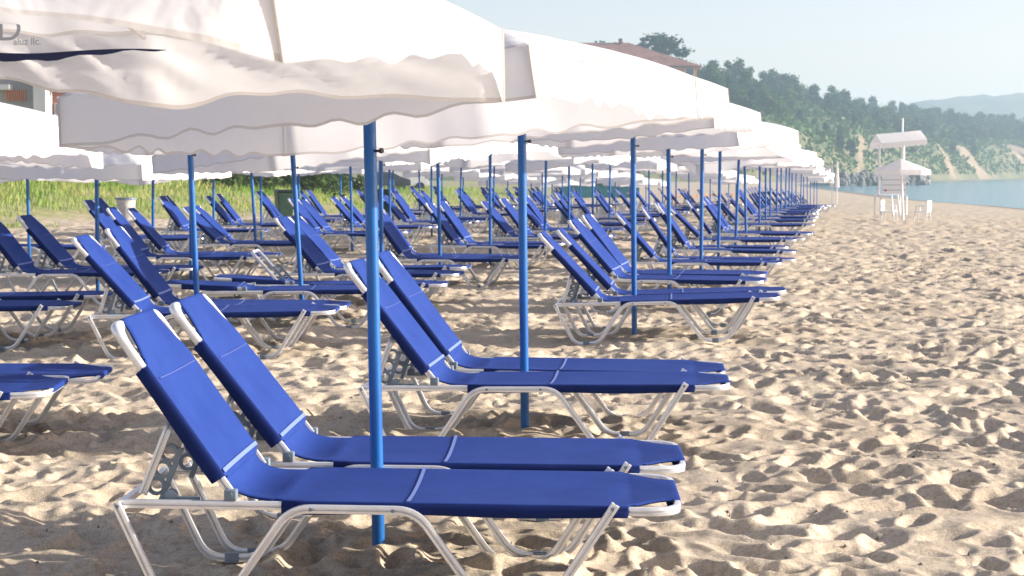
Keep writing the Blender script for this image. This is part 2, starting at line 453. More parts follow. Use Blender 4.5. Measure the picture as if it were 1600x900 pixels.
# ------------------------------------------------------------------ the sand
NEAR_POLES = [(ground(*p).x, ground(*p).y) for p in ((592, 870), (820, 677), (991, 524))]+[(at(309, 12.6, .3), 12.6), (at(473, 14.9, .3), 14.9), (at(1047, 16.6, .3), 16.6)]
def sand_bumps(X, Y):
    """trampled sand: overlapping footprints and small drifts (metres)"""
    h = .055*(fbm(X*.55, Y*.55, 3, 3)-.5)+.070*(fbm(X*2.4+5, Y*2.4, 3, 9)-.5)+.013*(fbm(X*7, Y*7, 3, 21)-.5)
    for lay, (cell, la, lb, dep) in enumerate(((.235, .105, .050, .034), (.37, .16, .078, .040), (.15, .055, .034, .015))):
        gx = np.floor(X/cell); gy = np.floor(Y/cell)
        acc = np.zeros_like(X); rim = np.zeros_like(X)
        for ox in (-1, 0, 1):
            for oy in (-1, 0, 1):
                cx, cy = gx+ox, gy+oy; k = 40+lay*10
                px = (cx+_hash(cx, cy, k))*cell; py = (cy+_hash(cx, cy, k+1))*cell
                th = _hash(cx, cy, k+2)*math.pi*2; sc = .7+.6*_hash(cx, cy, k+3)
                on = (_hash(cx, cy, k+4) < .72)
                dx = X-px; dy = Y-py; c = np.cos(th); s_ = np.sin(th)
                r = np.sqrt(((dx*c+dy*s_)/(la*sc))**2+((-dx*s_+dy*c)/(lb*sc))**2)
                acc = np.maximum(acc, on*sc*np.exp(-np.minimum(r, 6)**3.0))
                rim = np.maximum(rim, on*sc*np.exp(-((np.minimum(r, 6)-1.35)/.33)**2))
        h = h-dep*acc+dep*.38*rim
    return h*(.85+.45*sstep((vnoise(X*.8, Y*.8, 90)-.2)/.6))
def build_sand():
    ys = [-14.0]
    while ys[-1] < 800:
        y = ys[-1]; ys.append(y+(.8 if y < 1.2 else max(.0085, .0026*y) if y < 60 else .006*y))
    ys = np.array(ys)
    ts = np.concatenate([-np.geomspace(6, .62, 20), np.linspace(-.56, -.345, 40)[:-1], np.linspace(-.345, .345, 380), np.linspace(.345, .56, 40)[1:], np.geomspace(.62, 6, 20)])
    yy, tt = np.meshgrid(ys, ts, indexing='ij')
    X = (np.maximum(yy, 1.0)+.6)*tt
    Y = yy.copy()
    Z = terrain(X, Y)
    b = np.zeros_like(Z); msk = (np.abs(tt) < .58) & (yy > 1.1) & (yy < 170)
    b[msk] = sand_bumps(X[msk], Y[msk])
    u = dune_edge(Y)-X
    for mx_, my_ in NEAR_POLES:
        q = (X-mx_)**2+(Y-my_)**2; near_ = q < 1
        b[near_] += .02*np.exp(-q[near_]/.04)*(.6+.8*vnoise(X[near_]*9, Y[near_]*9, 31))
    amp = (1-.75*sstep((u+1)/4))*sstep((shore(Y)-X)/6)
    Z = Z+b*amp+.10*(fbm(X*.3, Y*.3, 3, 55)-.5)*sstep(u/3)
    P = np.stack([X, Y, Z], -1)
    o = from_np('beach_sand', P.reshape(-1, 3), grid_faces(*Z.shape), None)
    g = sstep((u+.5+5*(fbm(X*.35, Y*.35, 4, 77)-.5))/3.0)
    at_ = o.data.attributes.new('grassy', 'FLOAT', 'POINT'); at_.data.foreach_set('value', g.ravel().astype(np.float32))
    wet = sstep((3.5-(shore(Y)-X))/3.0)
    aw = o.data.attributes.new('wet', 'FLOAT', 'POINT'); aw.data.foreach_set('value', wet.ravel().astype(np.float32))
    m = mat('sand', (.5, .4, .3), .92, 0, .15)
    nt = m.node_tree; N = nt.nodes; L = nt.links; bs = N['Principled BSDF']
    tc = N.new('ShaderNodeTexCoord')
    def noise(sc, det=5, rough=.6):
        n = N.new('ShaderNodeTexNoise'); n.inputs['Scale'].default_value = sc; n.inputs['Detail'].default_value = det; n.inputs['Roughness'].default_value = rough
        L.new(tc.outputs['Object'], n.inputs['Vector']); return n
    def ramp(src, c1, c2, lo, hi):
        r = N.new('ShaderNodeValToRGB'); e = r.color_ramp.elements
        e[0].color = (*c1, 1); e[1].color = (*c2, 1); e[0].position = lo; e[1].position = hi; L.new(src, r.inputs['Fac']); return r
    def mix(f, a, b, mode='MIX'):
        x = N.new('ShaderNodeMix'); x.data_type = 'RGBA'; x.blend_type = mode
        if isinstance(f, float): x.inputs['Factor'].default_value = f
        else: L.new(f, x.inputs['Factor'])
        L.new(a, x.inputs['A']); L.new(b, x.inputs['B']); return x.outputs['Result']
    r1 = ramp(noise(.9).outputs['Fac'], (.52, .437, .326), (.635, .55, .43), .3, .7)
    r2 = ramp(noise(240, 2, .8).outputs['Fac'], (.62, .60, .58), (1.12, 1.10, 1.08), .34, .66)
    c = mix(1.0, r1.outputs['Color'], r2.outputs['Color'], 'MULTIPLY')
    r4 = ramp(noise(38, 3, .75).outputs['Fac'], (.80, .79, .77), (1.05, 1.05, 1.05), .36, .55)
    c = mix(1.0, c, r4.outputs['Color'], 'MULTIPLY')
    r3 = ramp(noise(1.6).outputs['Fac'], (.24, .26, .10), (.42, .36, .20), .35, .65)
    ag = N.new('ShaderNodeAttribute'); ag.attribute_name = 'grassy'
    c = mix(ag.outputs['Fac'], c, r3.outputs['Color'])
    w = N.new('ShaderNodeRGB'); w.outputs[0].default_value = (.20, .16, .115, 1)
    aw2 = N.new('ShaderNodeAttribute'); aw2.attribute_name = 'wet'
    c = mix(aw2.outputs['Fac'], c, w.outputs[0])
    L.new(c, bs.inputs['Base Color'])
    b1 = N.new('ShaderNodeBump'); b1.inputs['Strength'].default_value = .55; b1.inputs['Distance'].default_value = .006
    L.new(noise(60, 6, .75).outputs['Fac'], b1.inputs['Height'])
    b2 = N.new('ShaderNodeBump'); b2.inputs['Strength'].default_value = .38; b2.inputs['Distance'].default_value = .02
    L.new(noise(13, 5, .6).outputs['Fac'], b2.inputs['Height']); L.new(b1.outputs['Normal'], b2.inputs['Normal'])
    L.new(b2.outputs['Normal'], bs.inputs['Normal'])
    o.data.materials.append(m)
    struct(o)
build_sand()

def build_litter():
    r = np.random.default_rng(77); n = 420; Y = 3.2+14*r.random(n)**1.5; X = (r.random(n)-.45)*Y*.8
    V = []; Fc = []
    Z = terrain(X, Y)+sand_bumps(X, Y)
    for i in range(n):
        a = r.random()*6.28; L_ = .006+.014*r.random()**2; w = .003+.004*r.random(); h = .003+.004*r.random()
        c, s_ = math.cos(a), math.sin(a); b0 = len(V)
        for x, y, z in ((-L_, 0, 0), (0, -w, 0), (L_, 0, 0), (0, w, 0), (0, 0, h*2)): V.append((X[i]+x*c-y*s_, Y[i]+x*s_+y*c, Z[i]+z+.001))
        for k in range(4): Fc.append((b0+k, b0+(k+1) % 4, b0+4))
    struct(from_np('debris', V, Fc, varied(mat('dark_shell_bits', (.1, .08, .06), .8), (.05, .035, .025), (.30, .25, .2), 3), smooth=False), 'stuff', 'small dark bits of shell and twig scattered on the sand')
build_litter()

# ------------------------------------------------------------------ rows of parasols and loungers
ORD = ['first', 'second', 'third', 'fourth', 'fifth', 'sixth', 'seventh', 'eighth', 'ninth', 'tenth', 'eleventh', 'twelfth']
def rowX1(Z): return -.456+.182*(Z-5.81) if Z < 13.7 else .98+.2*(Z-13.7)
ROWS = {1: [], 2: [], 3: [], 4: []}
# measured poles: (depth, x of the pole, parasol?, loungers)
p1 = ground(592, 870); p2 = ground(820, 677); p3 = ground(991, 524)
for Z, x in [(p1.y, p1.x), (p2.y, p2.x), (p3.y, p3.x)]: ROWS[1].append((x, Z))
for Z, px in [(16.6, 1047), (19.5, 1096), (22.5, 1123), (25.6, 1149), (28.3, 1167), (32.5, 1187), (35.5, 1197), (38, 1204), (41.5, 1214), (44.5, 1221), (47.5, 1227), (50.5, 1233), (53.5, 1238), (57, 1244), (61, 1251), (65, 1256), (70, 1262), (75, 1267), (81, 1272), (88, 1277)]:
    ROWS[1].append((at(px, Z, .8), Z))
for Z, px in [(8.9, -215), (12.6, 309), (14.9, 473), (17.4, 596), (20.2, 688), (23.6, 766), (26.6, 851), (29.6, 889), (33, 927), (36.3, 952), (39.5, 985), (43, 1015), (46.5, 1036), (50, 1056), (54, 1077), (58, 1096), (62, 1110), (67, 1124), (72, 1139), (78, 1150)]:
    ROWS[2].append((at(px, Z, .8), Z))
for Z, px in [(13.3, -80), (17.4, 151), (20.6, 297), (24.2, 401), (28, 550), (31.2, 609), (34, 674.5), (37.2, 719), (40.5, 771), (44, 813), (47.5, 848), (51, 878), (55, 907), (59, 933), (64, 962), (69, 985), (75, 1010)]:
    ROWS[3].append((at(px, Z, .8), Z))
for Z, px in [(22.9, 45), (26, 237.5), (29.3, 333), (32.3, 408), (35.3, 468), (38.3, 532), (41.2, 614), (44.3, 656), (47.4, 691), (50.6, 724), (54.5, 761), (58, 794), (62, 830), (66.5, 862), (71, 893)]:
    ROWS[4].append((at(px, Z, .8), Z))
ROWNAME = {1: 'seaward row', 2: 'second row from the sea', 3: 'third row from the sea', 4: 'landward row'}

var_full = [(make_lounger('sun_lounger', a), None) for a in (52.5, 48.5, 54.5, 44)]
first_a = make_lounger('sun_lounger', 54.5, BACK=.63); first_b = make_lounger('sun_lounger', 51.5, BACK=.66)
flat_a = make_lounger('sun_lounger', 3); flat_b = make_lounger('sun_lounger', 3, prop_up=True)
var_simple = [make_lounger('sun_lounger', a, True) for a in (53, 49, 55.5)]
SPEC = {}
for o, in [(v[0],) for v in var_full]+[(flat_a,), (flat_b,), (first_a,), (first_b,)]+[(v,) for v in var_simple]: SPEC[o.name] = tree_of(o)
used = set()
def place(proto, loc, rz):
    if proto.name not in used:
        used.add(proto.name); o = proto
    else: o = copy_from(proto, SPEC[proto.name])
    o.location = loc; o.rotation_euler = (0, 0, rz)
    return o
LW = .63
BOT = -.012
def pair_label(row, i, side):
    if i < 12: return f"blue lounger, raised back, {'camera' if side < 0 else 'far'} side of the {ORD[i]} pole, {ROWNAME[row]}"
    return f"tiny blue sun lounger far along the {ROWNAME[row]}, beyond the twelfth pole"
SKIP = {(2, 0): (-1, 1)}
n_lo = 0
for row, lst in ROWS.items():
    for i, (x, y) in enumerate(lst):
        rz0 = random.uniform(-.04, .04)-.17*min(1, max(0, (CX+F*x/y-380)/420))
        for side in (-1, 1):
            if row == 4 and i == 0 and side == -1: continue
            if y > 70 and random.random() < .12: continue
            jx = random.uniform(-.10, .10); dx = -.45+jx; gap = .035+random.uniform(0, .05)
            rz = rz0+random.uniform(-.025, .025)
            if row == 1 and i == 0: dx = -.395 if side < 0 else -.31; rz = -.035 if side < 0 else -.03; gap = .03
            if row == 1 and i == 1: dx = -.40 if side < 0 else -.34; rz = -.09; gap = .03
            if row == 1 and i == 2: dx = -.27; rz = -.10; gap = .03
            if row == 2 and i == 0: dx = -.06 if side < 0 else -.03; rz = .06
            if row == 2 and i == 1: dx = -.30; rz = .01
            if row == 3 and i == 0: dx = -.30; rz = .05
            if row == 3 and i == 1: dx = -.60 if side < 0 else -.42; rz = -.02
            if row == 2 and i == 2: dx = -.42 if side < 0 else -.12; rz = .02
            if side > 0 and not (row in (1, 2) and i < 3 and not (row == 1 and i == 2)): dx += random.uniform(.05, .19) if row == 1 else random.uniform(0, .12)
            yy = y+side*(gap+LW/2)-(.75 if row == 2 and i == 0 else 0)
            xx = x+dx
            if row == 2 and i == 2: proto = flat_a if side < 0 else flat_b
            elif y < 34: proto = random.choice(var_full[:3] if random.random() < .85 else var_full)[0]
            else: proto = var_simple[random.randrange(3)]
            if row == 1 and i == 0: proto = first_a if side < 0 else first_b
            if row == 1 and i == 1: proto = var_full[0][0]
            if row == 1 and i == 2: proto = var_full[1][0]
            n_lo += 1
            z = tz(xx+.5, yy)+BOT
            slope = (tz(xx+1.0, yy)-tz(xx, yy))/1.0
            o = place(proto, (xx, yy, z), rz); o.rotation_euler = (random.uniform(-.015, .015), -math.atan(slope)+(-.035 if row == 1 and i == 2 else random.uniform(-.018, .012)), rz)
            lab = pair_label(row, i, side)
            if proto in (flat_a, flat_b): lab = 'blue lounger folded flat, camera side of the third pole in the second row' if side < 0 else 'flat blue lounger with its back support standing up, at a pole in the second row'
            tag(o, lab, 'sun lounger', 'blue sun loungers in pairs at the parasol poles' if i < 12 else f'far loungers of the {ROWNAME[row]}')
        if row == 4 and i == 0: pass

front = make_parasol('parasol', 5, True, 24, rot=24, pull=(1, 1, .89, .98), nv=14)
SPEC[front.name] = tree_of(front)
pfull = [make_parasol('parasol', s) for s in (2, 5, 9, 14)]
psimple = [make_parasol('parasol', s, False, 8) for s in (3, 6, 10, 15, 21)]
for o in pfull+psimple: SPEC[o.name] = tree_of(o)
# the parasol beside the camera: its own wind-blown cloth
def tilt_cloth(o, tx, ty, rz):
    """the canopy leans on its tilt joint; the pole stays upright"""
    from mathutils import Euler
    m = Euler((tx, ty, 0)).to_matrix() @ Euler((0, 0, rz)).to_matrix(); p = Vector((0, 0, RIM))
    for c in KIDS(o):
        if c.name.split('.')[0] in ('pole',): continue
        c.rotation_euler = m.to_euler(); c.location = p-m @ p
def KIDS(o): return o.children
DZ = {1: [.01, .085, .13, .08, .13, .12, -.03, -.03, 0, 0, .03, .05], 2: [-.06, .05, -.04, .02, .06, .04, .05, 0, .08, .06], 3: [-.05, -.2, -.06, -.06, -.08, -.04, -.04, 0, -.03],
      4: [-.24, -.26, -.14, -.14, -.14, -.14, -.12, -.10, -.15, -.25, -.3]}
LEAN = {(1, 0): (0, -.016), (1, 1): (0, -.011), (1, 2): (0, -.012), (2, 1): (0, -.034), (2, 2): (0, -.055), (3, 3): (0, -.05), (2, 4): (0, -.02), (2, 5): (0, .0), (1, 6): (0, .03), (1, 7): (0, -.03), (3, 4): (0, -.015)}
def near_lift(side, f):
    m_ = np.ones_like(f); fl_ = np.zeros_like(f)
    r_ = side == 3; l_ = side == 2
    m_[r_] = np.interp(f[r_], [0, .1, .7, .88, 1], [1.2, 1.1, .85, .78, 1.2]); fl_[r_] = np.interp(f[r_], [0, .2, .8, 1], [.02, .06, .06, .0])
    m_[l_] = np.interp(f[l_], [0, .5, .8, .9, 1], [.2, .3, .5, .8, 1.1]); fl_[l_] = np.interp(f[l_], [0, .75, 1], [.24, .22, .05])
    q_ = side == 0
    m_[q_] = np.interp(f[q_], [0, .3, .45, .8, 1], [1.15, .9, 1.2, .75, .8])
    return m_, fl_
near = make_parasol('parasol', 4, True, 24, lift=near_lift, rot=35, flut=.55, wrinkle=.024, nv=20)
near.location = (at(-32, 3.2, .8), 3.2, .045); tilt_cloth(near, .0, -.02, 0)
def near_print():
    a = R(35); C0 = Vector((math.cos(a), math.sin(a), 0))*HALF*math.sqrt(2); C1 = Vector((-math.sin(a), math.cos(a), 0))*HALF*math.sqrt(2)
    u = (C1-C0).normalized(); inn = -Vector((C0.x+C1.x, C0.y+C1.y, 0)).normalized()
    P0 = Vector(near.location)
    def f_at(px):
        lo, hi = 0.0, 1.0
        for _ in range(40):
            m_ = (lo+hi)/2; p = P0+C0.lerp(C1, m_); q = CX+F*p.x/(p.y*cp)
            if q > px: lo = m_
            else: hi = m_
        return lo
    fa, fb = f_at(275), f_at(-120)
    bm = bmesh.new(); n = 24; rows = []
    for k in range(n+1):
        t = k/n; p = C0.lerp(C1, fa+(fb-fa)*t)+inn*(.05+.004*math.sin(t*21)); h = .017*min(1, t*2.2)+.001
        zt = RIM-.042+.004*math.sin(t*9); rows.append((bm.verts.new((p.x, p.y, zt)), bm.verts.new((p.x, p.y, zt-h-.003*math.sin(t*33)))))
    for p, q in zip(rows, rows[1:]): bm.faces.new((p[0], q[0], q[1], p[1]))
    from_bm('navy_gap_strip', bm, M['navy'], near)  # added dark strip standing in for the gap between far valance and roof
    for body, size, px, up in (('aluz llc.', .024, 86, -.005), ('HD', .085, 57, .006)):
        c = bpy.data.curves.new('print', 'FONT'); c.body = body; c.size = size; c.extrude = .0006; c.align_x = 'RIGHT'
        o = bpy.data.objects.new('print', c); COL.objects.link(o); dg = bpy.context.evaluated_depsgraph_get()
        me = bpy.data.meshes.new_from_object(o.evaluated_get(dg)); bpy.data.objects.remove(o)
        t = bpy.data.objects.new('print', me); COL.objects.link(t); me.materials.clear(); me.materials.append(M['print']); t.parent = near
        p = C0.lerp(C1, f_at(px))+inn*.062+Vector((0, 0, RIM+up-.022))
        xd = -u; yd = Vector((0, 0, 1)); zd = xd.cross(yd)
        t.matrix_local = Matrix((( xd.x, yd.x, zd.x, p.x), (xd.y, yd.y, zd.y, p.y), (xd.z, yd.z, zd.z, p.z), (0, 0, 0, 1)))
near_print()
tag(near, 'white parasol nearest the camera, wind-blown flap with grey print, top of the view', 'parasol', 'white square parasols on blue poles')
k = 0
for row, lst in ROWS.items():
    for i, (x, y) in enumerate(lst):
        full = y < 21
        proto = (pfull if full else psimple)[k % (4 if full else 5)]; k += 1
        if row == 1 and i == 0: proto = front
        rz = R(random.choice((0, 0, 90, 180, 270))+random.uniform(-10, 10))
        tx, ty = random.uniform(-.06, .06), random.uniform(-.08, .04)
        if row == 1 and i == 0: rz, tx, ty = 0, -.028, -.06
        if row == 1 and i == 1: rz, tx, ty = R(-2), -.02, -.09
        if row == 1 and i == 2: rz, tx, ty = R(-2), .01, -.07
        if row == 2 and i == 0: rz, tx, ty = R(0), .02, .03
        tab = DZ[row]; dz = tab[i]+random.uniform(-.02, .02) if i < len(tab) else random.uniform(-.05, .04)-{1: 0, 2: min(.25, .08+.004*max(0, y-45)), 3: min(.35, .10+.008*max(0, y-42)), 4: .35}[row]
        o = place(proto, (x, y, tz(x, y)+dz), 0)
        lean = LEAN.get((row, i), (random.uniform(-.012, .012), random.uniform(-.016, .016)))
        o.rotation_euler = (lean[0], lean[1], 0)
        tilt_cloth(o, tx, ty, rz)
        if proto is front:
            for c in o.children:
                if c.name.split('.')[0] != 'pole': c.location.x += .05
        lab = f"white square parasol on blue pole, {ORD[i]} in the {ROWNAME[row]}" if i < 12 else f"small white parasol far along the {ROWNAME[row]}, beyond the twelfth pole"
        tag(o, lab, 'parasol', 'white square parasols on blue poles' if i < 12 else f'far parasols of the {ROWNAME[row]}')

# ------------------------------------------------------------------ water
def build_water():
    V = [(-200, -60, WATER), (1500, -60, WATER), (1500, 2600, WATER), (-200, 2600, WATER)]
    m = mat('sea_water', (.05, .23, .29), .12, 0, .5)
    nt = m.node_tree; N = nt.nodes; L = nt.links; b = N['Principled BSDF']
    tc = N.new('ShaderNodeTexCoord'); mp = N.new('ShaderNodeMapping'); mp.inputs['Scale'].default_value = (.35, 1, 1); mp.inputs['Rotation'].default_value = (0, 0, .25)
    n = N.new('ShaderNodeTexNoise'); n.inputs['Scale'].default_value = .9; n.inputs['Detail'].default_value = 5
    bp = N.new('ShaderNodeBump'); bp.inputs['Strength'].default_value = .6; bp.inputs['Distance'].default_value = .25
    L.new(tc.outputs['Object'], mp.inputs['Vector']); L.new(mp.outputs[0], n.inputs['Vector']); L.new(n.outputs['Fac'], bp.inputs['Height']); L.new(bp.outputs['Normal'], b.inputs['Normal'])
    struct(from_np('sea_water', V, [(0, 1, 2, 3)], m, smooth=False))
build_water()

# ------------------------------------------------------------------ leaf clumps
def leaf_quads(centers, size, seed, up=.3):
    r = np.random.default_rng(seed); n = len(centers)
    a = r.normal(size=(n, 3)); a /= np.linalg.norm(a, axis=1, keepdims=True)
    b = r.normal(size=(n, 3)); b -= (a*b).sum(1, keepdims=True)*a; b /= np.linalg.norm(b, axis=1, keepdims=True)
    s = size*(.55+.9*r.random((n, 1)))
    a *= s; b *= s*.6
    C = np.asarray(centers)
    V = np.stack([C-a, C-b*.9+a*.1, C+a, C+b], 1).reshape(-1, 3)
    Fq = np.arange(n*4).reshape(n, 4)
    return V, Fq
def leaf_mat(name, c1, c2, scale=.5):
    m = varied(mat(name, c1, .65, 0, .25), c1, c2, scale, 4, lo=.35, hi=.65)
    nt = m.node_tree; N = nt.nodes; L = nt.links; b = N['Principled BSDF']
    ramp = b.inputs['Base Color'].links[0].from_node
    oi = N.new('ShaderNodeObjectInfo'); hs = N.new('ShaderNodeHueSaturation'); mr = N.new('ShaderNodeMapRange')
    mr.inputs['To Min'].default_value = .7; mr.inputs['To Max'].default_value = 1.35; L.new(oi.outputs['Random'], mr.inputs['Value'])
    L.new(mr.outputs['Result'], hs.inputs['Value']); L.new(ramp.outputs['Color'], hs.inputs['Color'])
    mr2 = N.new('ShaderNodeMapRange'); mr2.inputs['To Min'].default_value = .475; mr2.inputs['To Max'].default_value = .515; L.new(oi.outputs['Random'], mr2.inputs['Value']); L.new(mr2.outputs['Result'], hs.inputs['Hue'])
    L.new(hs.outputs['Color'], b.inputs['Base Color'])
    tr = N.new('ShaderNodeBsdfTranslucent'); mx = N.new('ShaderNodeMixShader'); mx.inputs['Fac'].default_value = .25
    L.new(hs.outputs['Color'], tr.inputs['Color']); L.new(b.outputs[0], mx.inputs[1]); L.new(tr.outputs[0], mx.inputs[2]); L.new(mx.outputs[0], N['Material Output'].inputs['Surface'])
    return m
M['leaf'] = leaf_mat('dark_leaves', (.008, .048, .018), (.022, .098, .034))
M['leaf2'] = leaf_mat('light_leaves', (.040, .095, .018), (.090, .150, .036))
M['bark'] = varied(mat('bark', (.10, .07, .05), .9), (.07, .05, .035), (.14, .10, .07), 3)
def make_tree(seed, h=9.0, w=3.4, lobes=9, n=1500, leaf='leaf', conifer=False):
    r = np.random.default_rng(seed); root = empty('tree')
    bm = bmesh.new(); tube(bm, (0, 0, -.5), (.15, 0, h*.45), .24, .13, n=8); tube(bm, (.15, 0, h*.45), (0, .1, h*.82), .13, .04, n=6)
    cs = []
    for k in range(lobes):
        ang = r.random()*6.283; t = r.random()
        rad = w*(.25+.65*r.random())*(1-.55*t if not conifer else 1-.85*t); z = h*(.30+.60*t)
        c = np.array([rad*math.cos(ang), rad*math.sin(ang), z]); lr = w*(.30+.28*r.random())*(1-.25*t)
        tube(bm, (.1, 0, z*.6), (c[0]*.8, c[1]*.8, c[2]), .06, .02, n=5)
        m = int(n/lobes); d = r.normal(size=(m, 3)); d /= np.linalg.norm(d, axis=1, keepdims=True)
        rr = lr*(.55+.5*r.random((m, 1)))
        cs.append(c+d*rr*np.array([1, 1, .72]))
    top = np.array([0, 0, h*.93]); d = r.normal(size=(n//8, 3))*np.array([w*.22, w*.22, h*.06]); cs.append(top+d)
    from_bm('trunk', bm, M['bark'], root)
    V, Fq = leaf_quads(np.concatenate(cs), .36, seed)
    from_np('crown', V, Fq, M[leaf], root, smooth=False)
    return root
TREES = [make_tree(100+i, 8+random.random()*2, 3.0+random.random()*.9, 9+i % 3, 1500, 'leaf' if i % 4 else 'leaf2', i in (2, 5)) for i in range(7)]
for o in TREES: SPEC[o.name] = tree_of(o)

# ------------------------------------------------------------------ wooded bluff
FOOT = [(-150, 270), (-60, 300), (12, 335), (40, 352), (58, 372), (76, 402), (100, 455), (182, 625), (267, 745), (360, 850)]
SKY_PX = [-900, 400, 700, 900, 1000, 1080, 1092, 1100, 1135, 1160, 1200, 1230, 1270, 1320, 1350, 1400, 1440, 1490, 1530, 1600, 1750, 2200]
SKY_PY = [190, 160, 120, 92, 80, 100, 112, 98, 92, 100, 107, 120, 133, 150, 155, 153, 160, 172, 177, 180, 186, 200]
fp = np.array(FOOT, float); seg = np.r_[0, np.cumsum(np.linalg.norm(np.diff(fp, axis=0), axis=1))]
NT, ND, DEPTH = 220, 44, 46.0
tt = np.linspace(0, seg[-1], NT)
fx = np.interp(tt, seg, fp[:, 0]); fy = np.interp(tt, seg, fp[:, 1])
for _ in range(8):
    fx[1:-1] = (fx[:-2]+fx[1:-1]*2+fx[2:])/4; fy[1:-1] = (fy[:-2]+fy[1:-1]*2+fy[2:])/4
dx, dy = np.gradient(fx), np.gradient(fy); ln = np.hypot(dx, dy); nx, ny = -dy/ln, dx/ln
def hill_z(i, d):
    """height of the bluff at foot index i (float array), d metres inland"""
    X = np.interp(i, np.arange(NT), fx)+np.interp(i, np.arange(NT), nx)*d; Y = np.interp(i, np.arange(NT), fy)+np.interp(i, np.arange(NT), ny)*d
    j = np.arange(NT); cxp = CX+F*(fx+nx*DEPTH)/(fy+ny*DEPTH); want = np.interp(cxp, SKY_PX, SKY_PY)
    zc = CAMZ+(HZ-want)*(fy+ny*DEPTH)/F-8.5
    zc = np.interp(i, j, zc)
    t = np.clip(d/DEPTH, 0, 1); prof = .30*sstep(t*4.5)+.70*t**.85
    gul = (fbm(i*.16, d*.03, 3, 5)-.5)
    z = zc*prof+gul*5.0*np.sin(math.pi*np.clip(t, 0, 1))+1.6*(fbm(X*.15, Y*.15, 3, 8)-.5)*sstep(t*6)
    return X, Y, np.where(d > DEPTH, z-(d-DEPTH)*.05, z)-.9*(1-sstep(d/3))
def build_bluff():
    ds = np.r_[np.linspace(-3, DEPTH, ND), DEPTH+np.array([8, 20, 45, 90])]
    ii, dd = np.meshgrid(np.linspace(0, NT-1, NT*2), ds, indexing='ij')
    X, Y, Z = hill_z(ii, dd)
    Z = np.where(dd < 0, -1.6, Z)
    o = from_np('hill', np.stack([X, Y, Z], -1).reshape(-1, 3), grid_faces(*Z.shape), None)
    m = varied(mat('hill_ground', (.1, .12, .05), .95), (.06, .085, .03), (.20, .175, .09), .06, 6)
    nt = m.node_tree; N = nt.nodes; L = nt.links; b = N['Principled BSDF']; ramp = b.inputs['Base Color'].links[0].from_node
    a = N.new('ShaderNodeAttribute'); a.attribute_name = 'soil'
    sc = N.new('ShaderNodeTexNoise'); sc.inputs['Scale'].default_value = .35; sc.inputs['Detail'].default_value = 6
    tc = N.new('ShaderNodeTexCoord'); L.new(tc.outputs['Object'], sc.inputs['Vector'])
    r2 = N.new('ShaderNodeValToRGB'); r2.color_ramp.elements[0].color = (.21, .15, .095, 1); r2.color_ramp.elements[1].color = (.32, .245, .16, 1); r2.color_ramp.elements[0].position = .35; r2.color_ramp.elements[1].position = .65
    L.new(sc.outputs['Fac'], r2.inputs['Fac'])
    mx = N.new('ShaderNodeMix'); mx.data_type = 'RGBA'; L.new(a.outputs['Fac'], mx.inputs['Factor']); L.new(ramp.outputs['Color'], mx.inputs['A']); L.new(r2.outputs['Color'], mx.inputs['B']); L.new(mx.outputs['Result'], b.inputs['Base Color'])
    px = CX+F*X/Y
    s = soil_mask(px, dd)
    at_ = o.data.attributes.new('soil', 'FLOAT', 'POINT'); at_.data.foreach_set('value', s.ravel().astype(np.float32))
    o.data.materials.append(m); struct(o)
def soil_mask(px, d):
    w = 14*(vnoise(px*.05, d*.2, 3)-.5)
    a = sstep((13+w-np.abs(px-(1535-4.2*d)))/7)*(d < 22)
    c = sstep((7+w-np.abs(px-(1492-3.2*d)))/6)*(d < 16)
    b = sstep((15+w-np.abs(px-(1612-3*d)))/8)*(d < 16)
    e = sstep((vnoise(px*.07, d*.15, 9)-.78)*8)*(d < 8)
    e2 = sstep((10+w-np.abs(px-(1322-1.5*d)))/8)*(d < 8)
    return np.clip(np.maximum.reduce([a, b, c, e*.8, e2*0]), 0, 1)
build_bluff()
# trees on the bluff: the nearest to the skyline are told apart, the rest is a wood of like trees
used_t = set()
def plant(proto, loc, sc, label, group, rz=None):
    o = proto if proto.name not in used_t else copy_from(proto, SPEC[proto.name])
    used_t.add(proto.name)
    o.location = loc; o.scale = (sc*random.uniform(.85, 1.15), sc*random.uniform(.85, 1.15), sc); o.rotation_euler = (0, 0, random.random()*6.28)
    return tag(o, label, 'tree', group)
cand = []
for k in range(9000):
    i = random.random()*(NT-1); d = 4+random.random()**1.0*(DEPTH+10)
    X, Y, Z = [float(v) for v in hill_z(np.array(i), np.array(d))]
    px = CX+F*X/Y; py = HZ-(Z-CAMZ)*F/Y
    if not 1060 < px < 1680: continue
    if 1060 < px < 1095 and d > 20: continue
    if float(soil_mask(np.array(px), np.array(d))) > .3: continue
    if d < 8 and random.random() < .5: continue
    if any((X-c[0])**2+(Y-c[1])**2 < (2.7 if d < 30 else 3.4)**2 for c in cand): continue
    cand.append((X, Y, Z, d, px))
    if len(cand) >= 290: break
for X, Y, Z, d, px in cand:
    sc = .45+.38*min(1, d/30)+random.uniform(-.1, .12)
    plant(random.choice(TREES), (X, Y, Z-.3), sc, 'dense green tree in the hazy wood covering the far bluff', 'trees in the wood on the far bluff')
def build_undergrowth():
    n = 60000; r = np.random.default_rng(5)
    i = r.random(n)*(NT-1); d = 1+r.random(n)*(DEPTH+30)
    X, Y, Z = hill_z(i, d); px = CX+F*X/Y
    keep = (soil_mask(px, d) < .35+.2*r.random(n)) & (px > 850) & (px < 1750)
    C = np.stack([X, Y, Z+.1+2.2*r.random(n)**1.5*(.4+vnoise(X*.3, Y*.3, 4))], -1)[keep]
    V, Fq = leaf_quads(C, .75, 8)
    o = from_np('undergrowth', V, Fq, M['leaf2'], smooth=False); struct(o, 'stuff', 'low green undergrowth covering the slope of the far bluff')
build_undergrowth()
